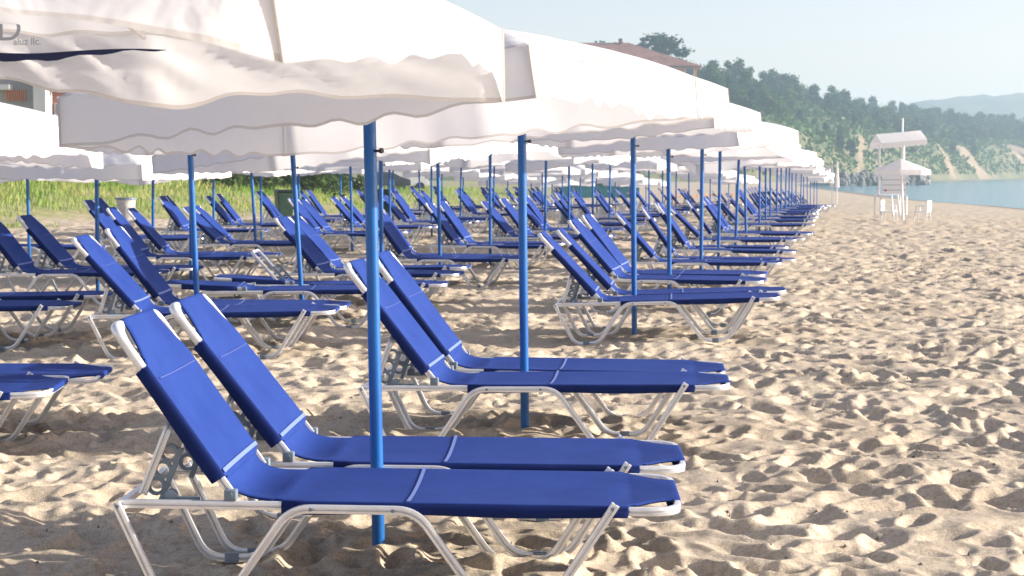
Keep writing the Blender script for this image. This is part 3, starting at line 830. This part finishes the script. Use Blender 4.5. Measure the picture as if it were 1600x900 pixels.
def build_far_hill():
    nx_, ny_ = 160, 14
    px = np.linspace(1150, 2600, nx_); v = np.linspace(0, 1, ny_)
    sky = np.interp(px, [1150, 1350, 1420, 1450, 1500, 1550, 1600, 1700, 2600], [260, 215, 168, 158, 153, 150, 148, 150, 190])
    Y0 = 1150.0
    V = []
    for vi in v:
        Y = Y0+vi*220; X = (px-CX)/F*(Y0+200)
        zt = CAMZ+(HZ-sky)*(Y0+220)/F
        z = zt*vi**.8+4*(fbm(X*.02, Y*.02+X*0, 4, 66)-.5)*vi+3.5*(fbm(X*.12, Y*.1+X*0, 3, 67)-.5)*vi
        V.append(np.stack([X, np.full_like(X, Y), z-2*(1-vi)], -1))
    V.append(V[-1]+np.array([60, 300, -30])); V = np.array(V)
    m = varied(mat('far_hill_green', (.05, .08, .03), .95), (.035, .06, .025), (.14, .13, .07), .02, 7)
    struct(from_np('distant_hill', V.reshape(-1, 3), grid_faces(ny_+1, nx_), m))
build_far_hill()

# ------------------------------------------------------------------ dune grass and shrubs
def blades(C, hgt, wid, seed, lean=.35):
    r = np.random.default_rng(seed); n = len(C)
    a = r.random(n)*6.283; w = wid*(.6+.8*r.random(n)); h = hgt*(.45+.75*r.random(n)); l = lean*h*r.random(n); b = r.random(n)*6.283
    dx, dy = np.cos(a)*w/2, np.sin(a)*w/2
    lx, ly = np.cos(b)*l, np.sin(b)*l
    P = [C+np.stack([-dx, -dy, 0*h-.03], -1), C+np.stack([dx, dy, 0*h-.03], -1), C+np.stack([dx*.7+lx*.4, dy*.7+ly*.4, h*.6], -1), C+np.stack([lx, ly, h], -1)]
    V = np.stack(P, 1).reshape(-1, 3); return V, np.arange(n*4).reshape(n, 4)
def build_grass():
    r = np.random.default_rng(3); n = 140000
    Y = 40+(r.random(n)**1.6)*120; u = -1.0+r.random(n)*22
    X = dune_edge(Y)-u*(1+.01*Y)
    dens = sstep((u+5*(fbm(X*.35, Y*.35, 4, 77)-.5))/4.5)
    px = CX+F*X/Y
    keep = (r.random(n) < dens) & (px > -260) & (px < 1000)
    X, Y, u = X[keep], Y[keep], u[keep]
    C = np.stack([X, Y, terrain(X, Y)], -1)
    h = (.12+.42*sstep(u/9))*(.7+.6*vnoise(X*.5, Y*.5, 12))
    V, Fq = blades(C, h, .026, 4, .6)
    m = varied(mat('dune_grass', (.13, .17, .035), .7, 0, .2), (.17, .32, .05), (.50, .47, .18), .6, 5, lo=.42, hi=.68)
    nt = m.node_tree; N = nt.nodes; L = nt.links; b = N['Principled BSDF']
    tr = N.new('ShaderNodeBsdfTranslucent'); mx = N.new('ShaderNodeMixShader'); mx.inputs['Fac'].default_value = .35
    src = b.inputs['Base Color'].links[0].from_socket; L.new(src, tr.inputs['Color']); L.new(b.outputs[0], mx.inputs[1]); L.new(tr.outputs[0], mx.inputs[2]); L.new(mx.outputs[0], N['Material Output'].inputs['Surface'])
    o = from_np('grass', V, Fq, m, smooth=False); struct(o, 'stuff', 'long green and straw coloured grass covering the dune behind the parasols')
build_grass()
def make_shrub(seed, w=2.2, h=1.5):
    r = np.random.default_rng(seed); root = empty('shrub'); cs = []
    bm = bmesh.new()
    for k in range(7):
        a = r.random()*6.283; rad = w*.6*r.random(); c = np.array([rad*math.cos(a), rad*math.sin(a), h*(.35+.4*r.random())]); lr = h*(.28+.2*r.random())
        tube(bm, (c[0]*.3, c[1]*.3, -.1), tuple(c), .035, .012, n=5)
        d = r.normal(size=(160, 3)); d /= np.linalg.norm(d, axis=1, keepdims=True); cs.append(c+d*lr*(.5+.6*r.random((160, 1))))
    from_bm('stem', bm, M['bark'], root)
    V, Fq = leaf_quads(np.concatenate(cs), .13, seed); from_np('foliage', V, Fq, M['leaf2'], root, smooth=False)
    return root
for k, (px, Y, sc, lab) in enumerate([(392, 74, .95, 'dark rounded shrub behind the green wheelie bin, at the top of the dune'), (430, 82, 1.15, 'tall dark shrub rising above the dune grass behind the wheelie bin'),
                                  (480, 78, 1.0, 'bushy green shrub on the dune, seen between two blue poles'), (520, 86, 1.15, 'wide green shrub on the crest of the dune beside the parked cars'), (352, 70, .8, 'low green shrub at the end of the dune grass under a parasol')]):
    X = at(px, Y, 1); o = make_shrub(300+k); o.location = (X, Y, tz(X, Y)-.05); o.scale = (sc*1.1, sc*1.1, sc*.85); tag(o, lab, 'shrub', 'shrubs on the dune')

# ------------------------------------------------------------------ bins
def bin_round(px, Y):
    X = at(px, Y, .5); root = empty('waste_bin', (X, Y, tz(X, Y)))
    bm = bmesh.new(); prof = [(.17, .02), (.175, 0.0), (.20, .40), (.225, .80), (.235, .80), (.235, .83), (.205, .83), (.19, .45), (.165, .06)]
    rings = [[bm.verts.new((r*math.cos(a*math.pi/12), r*math.sin(a*math.pi/12), z)) for a in range(24)] for r, z in prof]
    for p, q in zip(rings, rings[1:]):
        for j in range(24): bm.faces.new((p[j], p[(j+1) % 24], q[(j+1) % 24], q[j]))
    bm.faces.new(rings[-1])
    from_bm('body', bm, varied(mat('bin_concrete', (.5, .47, .42), .8), (.34, .32, .30), (.60, .57, .52), 5, 5), root)
    bm = bmesh.new()
    for j in range(24):
        a, b = j*math.pi/12, (j+1)*math.pi/12
        q = [bm.verts.new((r*math.cos(t), r*math.sin(t), z)) for t in (a, b) for r, z in ((.238, .79), (.246, .79), (.246, .842), (.238, .842))]
        for i in range(4): bm.faces.new((q[i], q[(i+1) % 4], q[4+(i+1) % 4], q[4+i]))
    from_bm('rim', bm, M['grey'], root); root.scale = (.95, .95, .88)
    tag(root, 'pale round waste bin in the grass edge behind the loungers', 'bin')
bin_round(197, 38)
def wheelie(px, Y, lab):
    X = at(px, Y, .5); root = empty('wheelie_bin', (X, Y, tz(X, Y)), R(20)); g = varied(mat('bin_green', (.018, .05, .03), .45), (.014, .04, .024), (.03, .07, .04), 6)
    bm = bmesh.new(); r = bmesh.ops.create_cube(bm, size=1)
    for v in r['verts']:
        k = .5 if v.co.z > 0 else .40; v.co = Vector((v.co.x*.50*k*2, v.co.y*.55*k*2, .08+(v.co.z+.5)*.82))
    bmesh.ops.bevel(bm, geom=bm.edges[:], offset=.025, segments=2, affect='EDGES'); from_bm('body', bm, g, root)
    bm = bmesh.new(); r = bmesh.ops.create_cube(bm, size=1)
    for v in r['verts']:
        k = 1.0 if v.co.z < 0 else .82; v.co = Vector((v.co.x*.56*k, v.co.y*.62*k, .905+(v.co.z+.5)*.075))
    bmesh.ops.bevel(bm, geom=bm.edges[:], offset=.015, segments=2, affect='EDGES'); from_bm('lid', bm, varied(mat('bin_lid', (.012, .02, .016), .4), (.01, .016, .013), (.02, .03, .024), 6), root)
    bm = bmesh.new(); tube(bm, (-.2, .33, .90), (.2, .33, .90), .016, n=8)
    for s in (-.2, .2): tube(bm, (s, .27, .90), (s, .33, .90), .014, n=8)
    from_bm('handle', bm, M['dark'], root)
    for s in (-1, 1):
        bm = bmesh.new(); tube(bm, (s*.19, .22, .09), (s*.24, .22, .09), .095, n=18); from_bm('wheel', bm, M['dark'], root)
    root.scale = (.92, .92, .86); tag(root, lab, 'bin', 'green wheelie bins')
wheelie(444, 46, 'dark green wheelie bin with closed lid at the grass edge behind the loungers')
wheelie(597, 48, 'green wheelie bin half hidden behind the front blue parasol pole')

# ------------------------------------------------------------------ buildings
M['brick'] = varied(mat('red_brown_cladding', (.25, .09, .05), .8), (.20, .07, .04), (.30, .12, .07), 1.5)
M['orange'] = varied(mat('orange_render', (.62, .24, .10), .85), (.56, .21, .09), (.68, .28, .13), .8)
M['render'] = varied(mat('white_render', (.78, .76, .72), .8), (.70, .68, .64), (.82, .80, .77), .7)
M['stone'] = varied(mat('grey_render', (.36, .33, .31), .85), (.32, .30, .28), (.42, .39, .36), .8)
M['glass'] = mat('window_glass', (.02, .05, .08), .08, 0, .8)
M['bglass'] = mat('blue_glass_balustrade', (.10, .22, .32), .1, 0, .8)
M['wood'] = varied(mat('timber', (.20, .11, .06), .8), (.15, .08, .045), (.28, .16, .09), 2)
M['roof'] = varied(mat('red_roof_tiles', (.23, .10, .07), .85), (.17, .075, .055), (.30, .14, .10), .6, bump=.6, bscale=3, dist=.1)
def apartment():
    Y = 112.0; root = empty('apartment_building', (0, 0, 0))
    x = lambda px: at(px, Y, 5)
    XR = x(142); X0 = x(-420)
    g = tz(XR, Y)-.4
    H = 13.2
    bm = bmesh.new(); box(bm, X0, XR, Y, Y+12, g, H, 0); from_bm('wall', bm, M['brick'], root, False)
    bm = bmesh.new(); box(bm, X0-.4, XR+.4, Y-.5, Y+12.4, H, H+.35); from_bm('roof', bm, M['render'], root, False)
    # white frame column and grey bay
    bm = bmesh.new(); box(bm, x(-60), x(58), Y-.9, Y-.003, g, H-.3); from_bm('bay', bm, M['stone'], root, False)
    bm = bmesh.new(); box(bm, x(63), x(82), Y-1.6, Y-.004, zat(178, Y), H-.2); from_bm('pier', bm, M['render'], root, False)
    bm = bmesh.new(); box(bm, x(63), x(95), Y-1.5, Y-.006, zat(189, Y), zat(180, Y)); from_bm('slab', bm, M['render'], root, False)
    bm = bmesh.new(); box(bm, x(0), x(27), Y-1.7, Y-.905, zat(142, Y), zat(134, Y)); from_bm('slab', bm, M['render'], root, False)
    bm = bmesh.new()
    for k in range(10):
        a = x(17+k*3.1); box(bm, a, a+.085, Y-1.06, Y-.905, zat(158, Y), zat(142, Y))
    from_bm('timber_screen', bm, M['orange'], root, False)
    bm = bmesh.new(); box(bm, x(86), x(140), Y-.35, Y-.004, g, zat(204, Y)); from_bm('orange_base', bm, M['orange'], root, False)
    bm = bmesh.new(); box(bm, x(-420), x(-62), Y-.35, Y-.004, g, 2.6); from_bm('orange_base', bm, M['orange'], root, False)
    for fl in range(4):
        zb = zat(203, Y)+.0+fl*2.9-.0
        for k in range(2):
            a, b = x(86+k*26), x(99+k*26)
            if zb+1.9 > H: continue
            bm = bmesh.new(); box(bm, a, b, Y-.10, Y-.004, zb+.1, zb+1.75); w = from_bm('window', bm, M['stone'], root, False)
            bm = bmesh.new(); box(bm, a+.06, b-.06, Y-.13, Y-.102, zb+.16, zb+1.69); from_bm('pane', bm, M['glass'], w, False)
            bm = bmesh.new(); box(bm, a-.1, b+.1, Y-.62, Y-.58, zb+.08, zb+.70); from_bm('balustrade', bm, M['bglass'], root, False)
            bm = bmesh.new(); box(bm, a-.14, b+.14, Y-.66, Y-.135, zb-.06, zb+.08); from_bm('balcony_slab', bm, M['render'], root, False)
        for k in range(7):
            a = X0+1.2+k*2.6; zb2 = g+1+fl*2.9
            if a+1.4 > x(-64): break
            bm = bmesh.new(); box(bm, a, a+1.4, Y-.10, Y-.004, zb2+1.8, zb2+3.3); w = from_bm('window', bm, M['render'], root, False)
            bm = bmesh.new(); box(bm, a+.07, a+1.33, Y-.13, Y-.102, zb2+1.87, zb2+3.23); from_bm('pane', bm, M['glass'], w, False)
    tag(root, 'brown and white apartment building with glass balconies behind the parasols', 'building')
apartment()
def low_wall():
    Y = 92.0; x = lambda px: at(px, Y, 1)
    root = empty('kiosk', (0, 0, 0)); g = tz(x(-10), Y)-.3
    bm = bmesh.new(); box(bm, x(-120), x(23), Y, Y+3, g, g+2.2); from_bm('wall', bm, M['orange'], root, False)
    bm = bmesh.new(); box(bm, x(-124), x(26), Y-.2, Y+3.2, g+2.2, g+2.4); from_bm('roof', bm, M['render'], root, False)
    tag(root, 'low orange kiosk at the far edge of the dune grass', 'kiosk')
    root = empty('railing', (0, 0, 0))
    bm = bmesh.new(); box(bm, x(27), x(104), Y+.6, Y+.75, g, g+1.05); from_bm('panel', bm, M['stone'], root, False)
    for px in (28, 46, 62, 79, 101):
        bm = bmesh.new(); box(bm, x(px)-.07, x(px)+.07, Y+.42, Y+.595, g, g+1.35); from_bm('post', bm, M['render'], root, False)
    tag(root, 'grey panelled railing with white posts beside the orange kiosk', 'railing')
low_wall()
def villa():
    Y = 372.0; x = lambda px, z=20: at(px, Y, z)
    root = empty('villa', (0, 0, 0)); ze = zat(99, Y); zr = zat(63, Y)
    X0, X1 = x(800), x(1089); gb = ze-16
    bm = bmesh.new(); box(bm, X0, X1, Y, Y+14, gb, ze); from_bm('wall', bm, M['orange'], root, False)
    bm = bmesh.new(); e = 1.0
    rx = x(985); q = [bm.verts.new(p) for p in ((X0-e, Y-e, ze), (X1+e, Y-e, ze-.6), (X1+e, Y+14+e, ze-.6), (X0-e, Y+14+e, ze), (X0+7, Y+7, zr), (rx, Y+7, zr), (X0-e, Y-e, ze-.3), (X1+e, Y-e, ze-.9), (X1+e, Y+14+e, ze-.9), (X0-e, Y+14+e, ze-.3))]
    for f in ((0, 1, 5, 4), (1, 2, 5), (2, 3, 4, 5), (3, 0, 4), (0, 6, 7, 1), (1, 7, 8, 2), (2, 8, 9, 3), (3, 9, 6, 0), (6, 9, 8, 7)): bm.faces.new([q[i] for i in f])
    rf = from_bm('roof', bm, M['roof'], root, False)
    bm = bmesh.new(); box(bm, rx-2.2, rx-1.4, Y+6.4, Y+7.2, zr-.5, zr+.9); from_bm('chimney', bm, M['brick'], rf, False)
    for k in range(8):
        a = X1-1.6-k*4.0
        bm = bmesh.new(); box(bm, a-1.0, a+1.0, Y-.12, Y-.005, ze-2.6, ze-.95); w = from_bm('window', bm, M['render'], root, False)
        bm = bmesh.new(); box(bm, a-.85, a+.85, Y-.16, Y-.123, ze-2.5, ze-1.05); from_bm('pane', bm, M['glass'], w, False)
    bm = bmesh.new(); box(bm, X0-.2, X1+.3, Y-.3, Y-.18, ze-4.2, ze-3.2); from_bm('balcony', bm, M['render'], root, False)
    tag(root, 'villa with a red tiled hip roof on the hill above the parasols', 'building')
villa()
for px, py, Y, sc, lab in [(1040, 118, 396, 1.6, 'big round tree rising just behind the red tiled roof'), (1022, 108, 399, 1.5, 'round leafy tree crowding the right of the roof ridge'), (1060, 120, 397, 1.35, 'round leafy tree at the seaward eaves of the red roof'), (1000, 104, 398, 1.15, 'round tree behind the ridge of the red tiled roof'), (1066, 128, 398, 1.1, 'dense tree at the sea end of the red roofed villa'),
                           (966, 108, 402, 1.0, 'tree top showing behind the upper left slope of the red roof'), (936, 106, 402, 1.0, 'small dark tree top at the hidden end of the red roof'),
                           (1108, 122, 415, .72, 'tall dark tree at the inland end of the wooded skyline'), (1136, 122, 420, .80, 'tall broad tree standing second along the wooded skyline'), (1163, 132, 424, .75, 'dense tree standing third along the wooded skyline'), (1085, 150, 400, .9, 'small tree in the gap between the villa and the wood')]:
    X = at(px, Y, 15); o = plant(TREES[(1, 3)[int(px) % 2]], (X, Y, zat(py, Y)-4.0), sc, lab, 'trees along the skyline')
    if Y < 400: o.scale = (sc*1.45, sc*1.3, sc*.80)

# ------------------------------------------------------------------ jetty of boulders
def build_jetty():
    protos = []
    for k in range(4):
        bm = bmesh.new(); bmesh.ops.create_icosphere(bm, subdivisions=2, radius=1)
        rr = random.Random(k)
        axes = [Vector((rr.gauss(0, 1), rr.gauss(0, 1), rr.gauss(0, 1))).normalized() for _ in range(9)]
        for v in bm.verts:
            for a in axes:
                d = v.co.dot(a)
                if d > .72: v.co -= a*(d-.72)
        protos.append(from_bm('boulder', bm, varied(mat('boulder_stone', (.14, .14, .14), .9), (.07, .075, .08), (.24, .23, .21), 1.5), None, False))
    first = set()
    for k in range(64):
        t = k/63
        px = 1308+(1452-1308)*t+random.uniform(-3, 3); Y = 338+22*t+random.uniform(-1.5, 1.5); lay = k % 3
        z = WATER+.25+lay*.75+random.uniform(-.2, .2)
        p = protos[k % 4]; o = p if p.name not in first else p.copy()
        if p.name in first: COL.objects.link(o)
        first.add(p.name)
        s = random.uniform(.65, 1.15); o.location = (at(px, Y, z), Y+lay*.8, z); o.scale = (s*1.2, s, s*.85); o.rotation_euler = (random.random()*6, random.random()*6, random.random()*6)
        tag(o, 'dark boulder in the rubble jetty at the far end of the beach', 'boulder', 'boulders of the far jetty')
    bm = bmesh.new(); V = []
    a, b = (at(1300, 340, 0), 341.5), (at(1450, 362, 0), 363.5)
    n = Vector((b[0]-a[0], b[1]-a[1], 0)).normalized(); nn = Vector((-n.y, n.x, 0))
    q = []
    for p in (a, b):
        P = Vector((p[0], p[1], 0)); q.append([bm.verts.new(P+nn*u+Vector((0, 0, z))) for u, z in ((-1, -1.6), (-1, .75), (5, .75), (5, -1.6))])
    for i in range(4): bm.faces.new((q[0][i], q[0][(i+1) % 4], q[1][(i+1) % 4], q[1][i]))
    bm.faces.new(q[0]); bm.faces.new(q[1][::-1])
    tag(from_bm('jetty', bm, M['stone'], None, False), 'low concrete jetty running out behind the boulders', 'jetty')
build_jetty()

# ------------------------------------------------------------------ lifeguard tower, white parasol, plastic chairs
def tower():
    base = ground(1397, 337); Y = base.y; s = Y/F
    root = empty('lifeguard_tower', base); g = base.z
    X = lambda px: (px-1397)*s; Z = lambda py: zat(py, Y)-g
    def part(n, m, f, par=root, sm=False):
        bm = bmesh.new(); f(bm); return from_bm(n, bm, m, par, sm)
    D = 1.0
    for px in (1376, 1416):
        for y in (0, D):
            part('leg', M['white'], lambda bm: tube(bm, (X(px), y, -.1), (X(px), y, Z(304)), .035, n=8))
    part('platform', M['white'], lambda bm: box(bm, X(1374), X(1418), -.05, D+.05, Z(306), Z(304)))
    pn = part('panel', M['white'], lambda bm: box(bm, X(1377), X(1415), -.03, .0, Z(303), Z(268)))
    for k in range(4): part('board_joint', M['stone'], lambda bm: box(bm, X(1377), X(1415), -.036, -.031, Z(297-k*8)-.01, Z(297-k*8)+.01), pn)
    part('red_mark', mat('red_mark', (.6, .03, .04), .5), lambda bm: box(bm, X(1381), X(1384), -.042, -.037, Z(299), Z(296)), pn)
    part('side_rail', M['white'], lambda bm: (box(bm, X(1377), X(1377)+.04, .01, D, Z(276), Z(273)), box(bm, X(1414), X(1415), .01, D, Z(276), Z(273))))
    for px, top in ((1376.5, 226), (1414, 224)):
        part('post', M['white'], lambda bm: tube(bm, (X(px), .4, Z(304)), (X(px), .4, Z(top)), .045, n=8))
    part('mast', M['white'], lambda bm: tube(bm, (X(1413), .5, Z(268)), (X(1413), .5, Z(184)), .035, n=8))
    def awn(bm):
        n = 24; rows = []
        for k in range(n+1):
            x = X(1371)+(X(1441)-X(1371))*k/n; zt = Z(219)+(Z(213)-Z(219))*k/n; dr = .16+.05*abs(math.sin(k*math.pi/3))
            rows.append([bm.verts.new(p) for p in ((x, -.55, zt-.12-dr), (x, -.55, zt-.12), (x, .45, zt+.22), (x, 1.5, zt-.12), (x, 1.5, zt-.12-dr))])
        for a, b in zip(rows, rows[1:]):
            for i in range(4): bm.faces.new((a[i], a[i+1], b[i+1], b[i]))
        for e in (rows[0], rows[-1]): bm.faces.new((e[1], e[2], e[3]))
    part('awning', M['canvas'], awn)
    part('ladder', M['white'], lambda bm: ([box(bm, X(1392+q*10), X(1392+q*10)+.04, -.5, -.06, -.05, .05) for q in range(2)], [tube(bm, (X(1392+q*10), -.5, 0), (X(1392+q*10), -.06, Z(305)), .02, n=6) for q in range(2)], [tube(bm, (X(1392), -.5+.44*k/4, Z(305)*k/4), (X(1402), -.5+.44*k/4, Z(305)*k/4), .016, n=6) for k in range(1, 4)]))
    tag(root, 'white lifeguard tower with an awning and mast near the waterline', 'lifeguard tower')
    # parasol in front
    pb = ground(1409, 345); Yp = pb.y; sc = Yp/F
    r = empty('beach_umbrella', pb); zt = zat(250, Yp)-pb.z; zr = zat(270, Yp)-pb.z; rad = 43*sc
    bm = bmesh.new(); tube(bm, (.05, 0, -.2), (-.05, 0, zt), .032, n=10); from_bm('pole', bm, M['white'], r)
    bm = bmesh.new(); n = 8
    c = bm.verts.new((-.05, 0, zt+.04)); ring = [bm.verts.new((rad*math.cos(a*math.pi/4+.5), rad*math.sin(a*math.pi/4+.5), zr+.08)) for a in range(n)]
    ring2 = [bm.verts.new((rad*1.0*math.cos(a*math.pi/4+.5), rad*1.0*math.sin(a*math.pi/4+.5), zr-.06)) for a in range(n)]
    for j in range(n): bm.faces.new((c, ring[j], ring[(j+1) % n])); bm.faces.new((ring[j], ring2[j], ring2[(j+1) % n], ring[(j+1) % n]))
    from_bm('canopy', bm, M['canvas'], r, False)
    tag(r, 'white beach umbrella standing alone in front of the lifeguard tower', 'parasol')
    for px, rz, lab in ((1389, -.5, 'white plastic chair on the inland side of the lone beach umbrella'), (1441, 2.6, 'white plastic chair on the sea side of the lone beach umbrella')):
        c = ground(px, 347); ch = empty('plastic_chair', c, rz)
        def p2(n, f):
            bm = bmesh.new(); f(bm); from_bm(n, bm, M['white'], ch, False)
        p2('seat', lambda bm: box(bm, -.24, .24, -.24, .24, .40, .435, .01))
        p2('backrest', lambda bm: (box(bm, -.27, -.235, -.23, .23, .44, .86, .012)))
        for a in (-1, 1):
            for b in (-1, 1): p2('leg', lambda bm: tube(bm, (a*.25, b*.23, -.02), (a*.21, b*.21, .40), .018, .024, n=6))
            p2('arm', lambda bm: (box(bm, -.26, .20, a*.25-.025, a*.25+.025, .62, .645), box(bm, .16, .20, a*.25-.02, a*.25+.02, .43, .62)))
        ch.rotation_euler = (0, 0, rz); ch.scale = (.75, .75, .70); tag(ch, lab, 'chair', 'white plastic chairs by the tower')
tower()
# two closed parasols at the far end of the rows
for px, lab in ((1300, 'tall closed white parasol at the end of the rows, the inland one of two'), (1308, 'tall closed white parasol at the end of the rows, the seaward one of two')):
    Y = 120.0; X = at(px, Y, 0); g = tz(X, Y); r = empty('closed_parasol', (X, Y, g)); zt = zat(252, Y)-g
    bm = bmesh.new(); tube(bm, (0, 0, -.2), (0, 0, zt), .03, n=8); from_bm('pole', bm, M['white'], r)
    bm = bmesh.new(); tube(bm, (0, 0, zt*.38), (0, 0, zt*.55), .16, .13, n=10); tube(bm, (0, 0, zt*.55), (0, 0, zt+.02), .13, .04, n=10); from_bm('folded_canopy', bm, M['canvas'], r)
    tag(r, lab, 'parasol', 'closed parasols at the end of the beach')
# beach bar, boardwalk, parked vehicles
def beach_bar():
    Y = 140.0; x = lambda px: at(px, Y, .5); X0, X1 = x(874), x(999); g = tz((X0+X1)/2, Y)-.1
    r = empty('beach_bar', (0, 0, 0))
    teal = varied(mat('teal_paint', (.03, .20, .24), .6), (.025, .16, .20), (.04, .25, .30), 1)
    bm = bmesh.new(); box(bm, X0, X1, Y, Y+2.4, g, zat(288, Y)); from_bm('counter', bm, teal, r, False)
    bm = bmesh.new(); box(bm, X0-.1, X1+.1, Y-.2, Y+2.5, zat(288, Y), zat(288, Y)+.06); from_bm('counter_top', bm, M['wood'], r, False)
    for px in (872, 935, 998):
        bm = bmesh.new(); tube(bm, (x(px), Y+2.8, g), (x(px), Y+2.8, zat(263, Y)), .07, n=8); from_bm('post', bm, M['wood'], r, False)
    bm = bmesh.new(); a = [bm.verts.new(p) for p in ((X0-.5, Y-.6, zat(265, Y)), (X1+.5, Y-.6, zat(265, Y)), (X1+.5, Y+4, zat(265, Y)), (X0-.5, Y+4, zat(265, Y)), (X0+1, Y+1.8, zat(256, Y)), (X1-1, Y+1.8, zat(256, Y)))]
    for f in ((0, 1, 5, 4), (1, 2, 5), (2, 3, 4, 5), (3, 0, 4), (3, 2, 1, 0)): bm.faces.new([a[i] for i in f])
    from_bm('roof', bm, varied(mat('thatch', (.11, .09, .075), .95), (.07, .06, .05), (.16, .13, .11), 2), r, False)
    tag(r, 'teal beach bar with a dark roof behind the far loungers', 'beach bar')
    Y = 104.0; r = empty('boardwalk', (0, 0, 0)); X0, X1 = at(1050, Y, 0), at(1165, Y+14, 0); g = tz(X0, Y)
    d = Vector((X1-X0, 14, 0)); L_ = d.length; rz = math.atan2(14, X1-X0); r.location = (X0, Y, g); r.rotation_euler = (0, 0, rz)
    bm = bmesh.new(); box(bm, 0, L_, 0, 1.4, .05, .13); from_bm('deck', bm, M['wood'], r, False)
    bm = bmesh.new(); box(bm, 0, L_, -.04, .04, .55, .68); from_bm('rail', bm, M['wood'], r, False)
    for k in range(6):
        bm = bmesh.new(); box(bm, L_*k/5*.98, L_*k/5*.98+.09, -.05, .05, -.2, .55); from_bm('post', bm, M['wood'], r, False)
    tag(r, 'dark timber boardwalk with a handrail across the far sand', 'boardwalk')
beach_bar()
def vehicle(px, Y, L_, H, body, lab, name, van):
    X = at(px, Y, 1.5); g = tz(X, Y); r = empty(name, (X, Y, g), R(8))
    bm = bmesh.new(); W = 1.75
    if van: prof = [(-L_/2, .35), (-L_/2, H), (L_*.22, H), (L_*.36, H*.62), (L_/2, H*.5), (L_/2, .35)]
    else: prof = [(-L_/2, .35), (-L_/2, .85), (-L_*.42, .9), (-L_*.27, H), (L_*.12, H), (L_*.27, .95), (L_/2, .80), (L_/2, .35)]
    a = [bm.verts.new((x, -W/2, z)) for x, z in prof]; b = [bm.verts.new((x, W/2, z)) for x, z in prof]
    for i in range(len(prof)): j = (i+1) % len(prof); bm.faces.new((a[i], a[j], b[j], b[i]))
    bm.faces.new(a); bm.faces.new(b[::-1]); bmesh.ops.bevel(bm, geom=bm.edges[:], offset=.07, segments=2, affect='EDGES')
    from_bm('body', bm, body, r)
    wx = (L_*.20, L_*.30) if van else (-L_*.24, L_*.16)
    bm = bmesh.new(); box(bm, wx[0]-.4, wx[1], -W/2-.006, W/2+.006, H*.63, H*.88); from_bm('side_window', bm, M['glass'], r, False)
    for x in (-L_*.3, L_*.3):
        for y in (-1, 1):
            bm = bmesh.new(); tube(bm, (x, y*W/2-y*.18, .32), (x, y*W/2+y*.02, .32), .32, n=18); from_bm('wheel', bm, M['dark'], r)
    tag(r, lab, 'vehicle')
vehicle(602, 118, 3.4, 1.3, mat('dark_car_paint', (.05, .06, .08), .25), 'dark parked car beyond the dune grass, beside a white van', 'parked_car', False)
vehicle(634, 122, 3.2, 1.6, mat('white_van_paint', (.7, .7, .7), .3), 'white parked van beyond the dune grass', 'parked_van', True)

# ------------------------------------------------------------------ haze, sky, sun, camera
def box_obj(name, x0, x1, y0, y1, z0, z1, m):
    bm = bmesh.new(); box(bm, x0, x1, y0, y1, z0, z1); return from_bm(name, bm, m, None, False)
hz = bpy.data.materials.new('haze'); hz.use_nodes = True; N = hz.node_tree.nodes; N.remove(N['Principled BSDF'])
pv = N.new('ShaderNodeVolumePrincipled'); pv.inputs['Color'].default_value = (.63, .86, 1, 1); pv.inputs['Density'].default_value = .0007; pv.inputs['Anisotropy'].default_value = .2
hz.node_tree.links.new(pv.outputs[0], N['Material Output'].inputs['Volume'])
struct(box_obj('haze', -1400, 1600, -70, 2700, -8, 72, hz), 'stuff')

SUN_EL, SUN_AZ = 18.0, 1.0      # azimuth measured from +X towards +Y
w = bpy.data.worlds.new('World'); S.world = w; w.use_nodes = True
nt = w.node_tree; N = nt.nodes; L = nt.links; bg = N['Background']
sky = N.new('ShaderNodeTexSky'); sky.sky_type = 'NISHITA'; sky.sun_disc = False
sky.sun_elevation = R(SUN_EL); sky.sun_rotation = R(90-SUN_AZ); sky.altitude = 10; sky.air_density = 1.0; sky.dust_density = 1.2; sky.ozone_density = 1.5
hsv = N.new('ShaderNodeHueSaturation'); hsv.inputs['Saturation'].default_value = .85; L.new(sky.outputs[0], hsv.inputs['Color'])
tint = N.new('ShaderNodeMix'); tint.data_type = 'RGBA'; tint.blend_type = 'MULTIPLY'; tint.inputs['Factor'].default_value = 1; tint.inputs['B'].default_value = (1.07, .895, .925, 1)
L.new(hsv.outputs['Color'], tint.inputs['A']); L.new(tint.outputs['Result'], bg.inputs['Color']); bg.inputs['Strength'].default_value = .110
sd = bpy.data.lights.new('sun', 'SUN'); sd.energy = 4.9; sd.angle = R(.6); sd.color = (1, .93, .83)
so = bpy.data.objects.new('sun', sd); COL.objects.link(so)
dirv = Vector((math.cos(R(SUN_EL))*math.cos(R(SUN_AZ)), math.cos(R(SUN_EL))*math.sin(R(SUN_AZ)), math.sin(R(SUN_EL))))
so.rotation_euler = dirv.to_track_quat('Z', 'Y').to_euler(); so.location = (20, 0, 30)
cd = bpy.data.cameras.new('camera'); cam = bpy.data.objects.new('camera', cd); COL.objects.link(cam); S.camera = cam
cam.location = (0, 0, CAMZ); cam.rotation_euler = (math.pi/2-PITCH, 0, 0)
cd.sensor_width = 36; cd.lens = 36*F/1600; cd.clip_start = .05; cd.clip_end = 6000
cd.dof.use_dof = True; cd.dof.focus_distance = 5.9; cd.dof.aperture_fstop = 13
S.view_settings.view_transform = 'Standard'; S.view_settings.look = 'None'; S.view_settings.gamma = 1; S.view_settings.exposure = 1.15
S.cycles.max_bounces = 6; S.cycles.diffuse_bounces = 3; S.cycles.glossy_bounces = 2; S.cycles.transmission_bounces = 3; S.cycles.transparent_max_bounces = 4; S.cycles.volume_bounces = 0
S.cycles.use_denoising = True; S.cycles.sample_clamp_indirect = 6
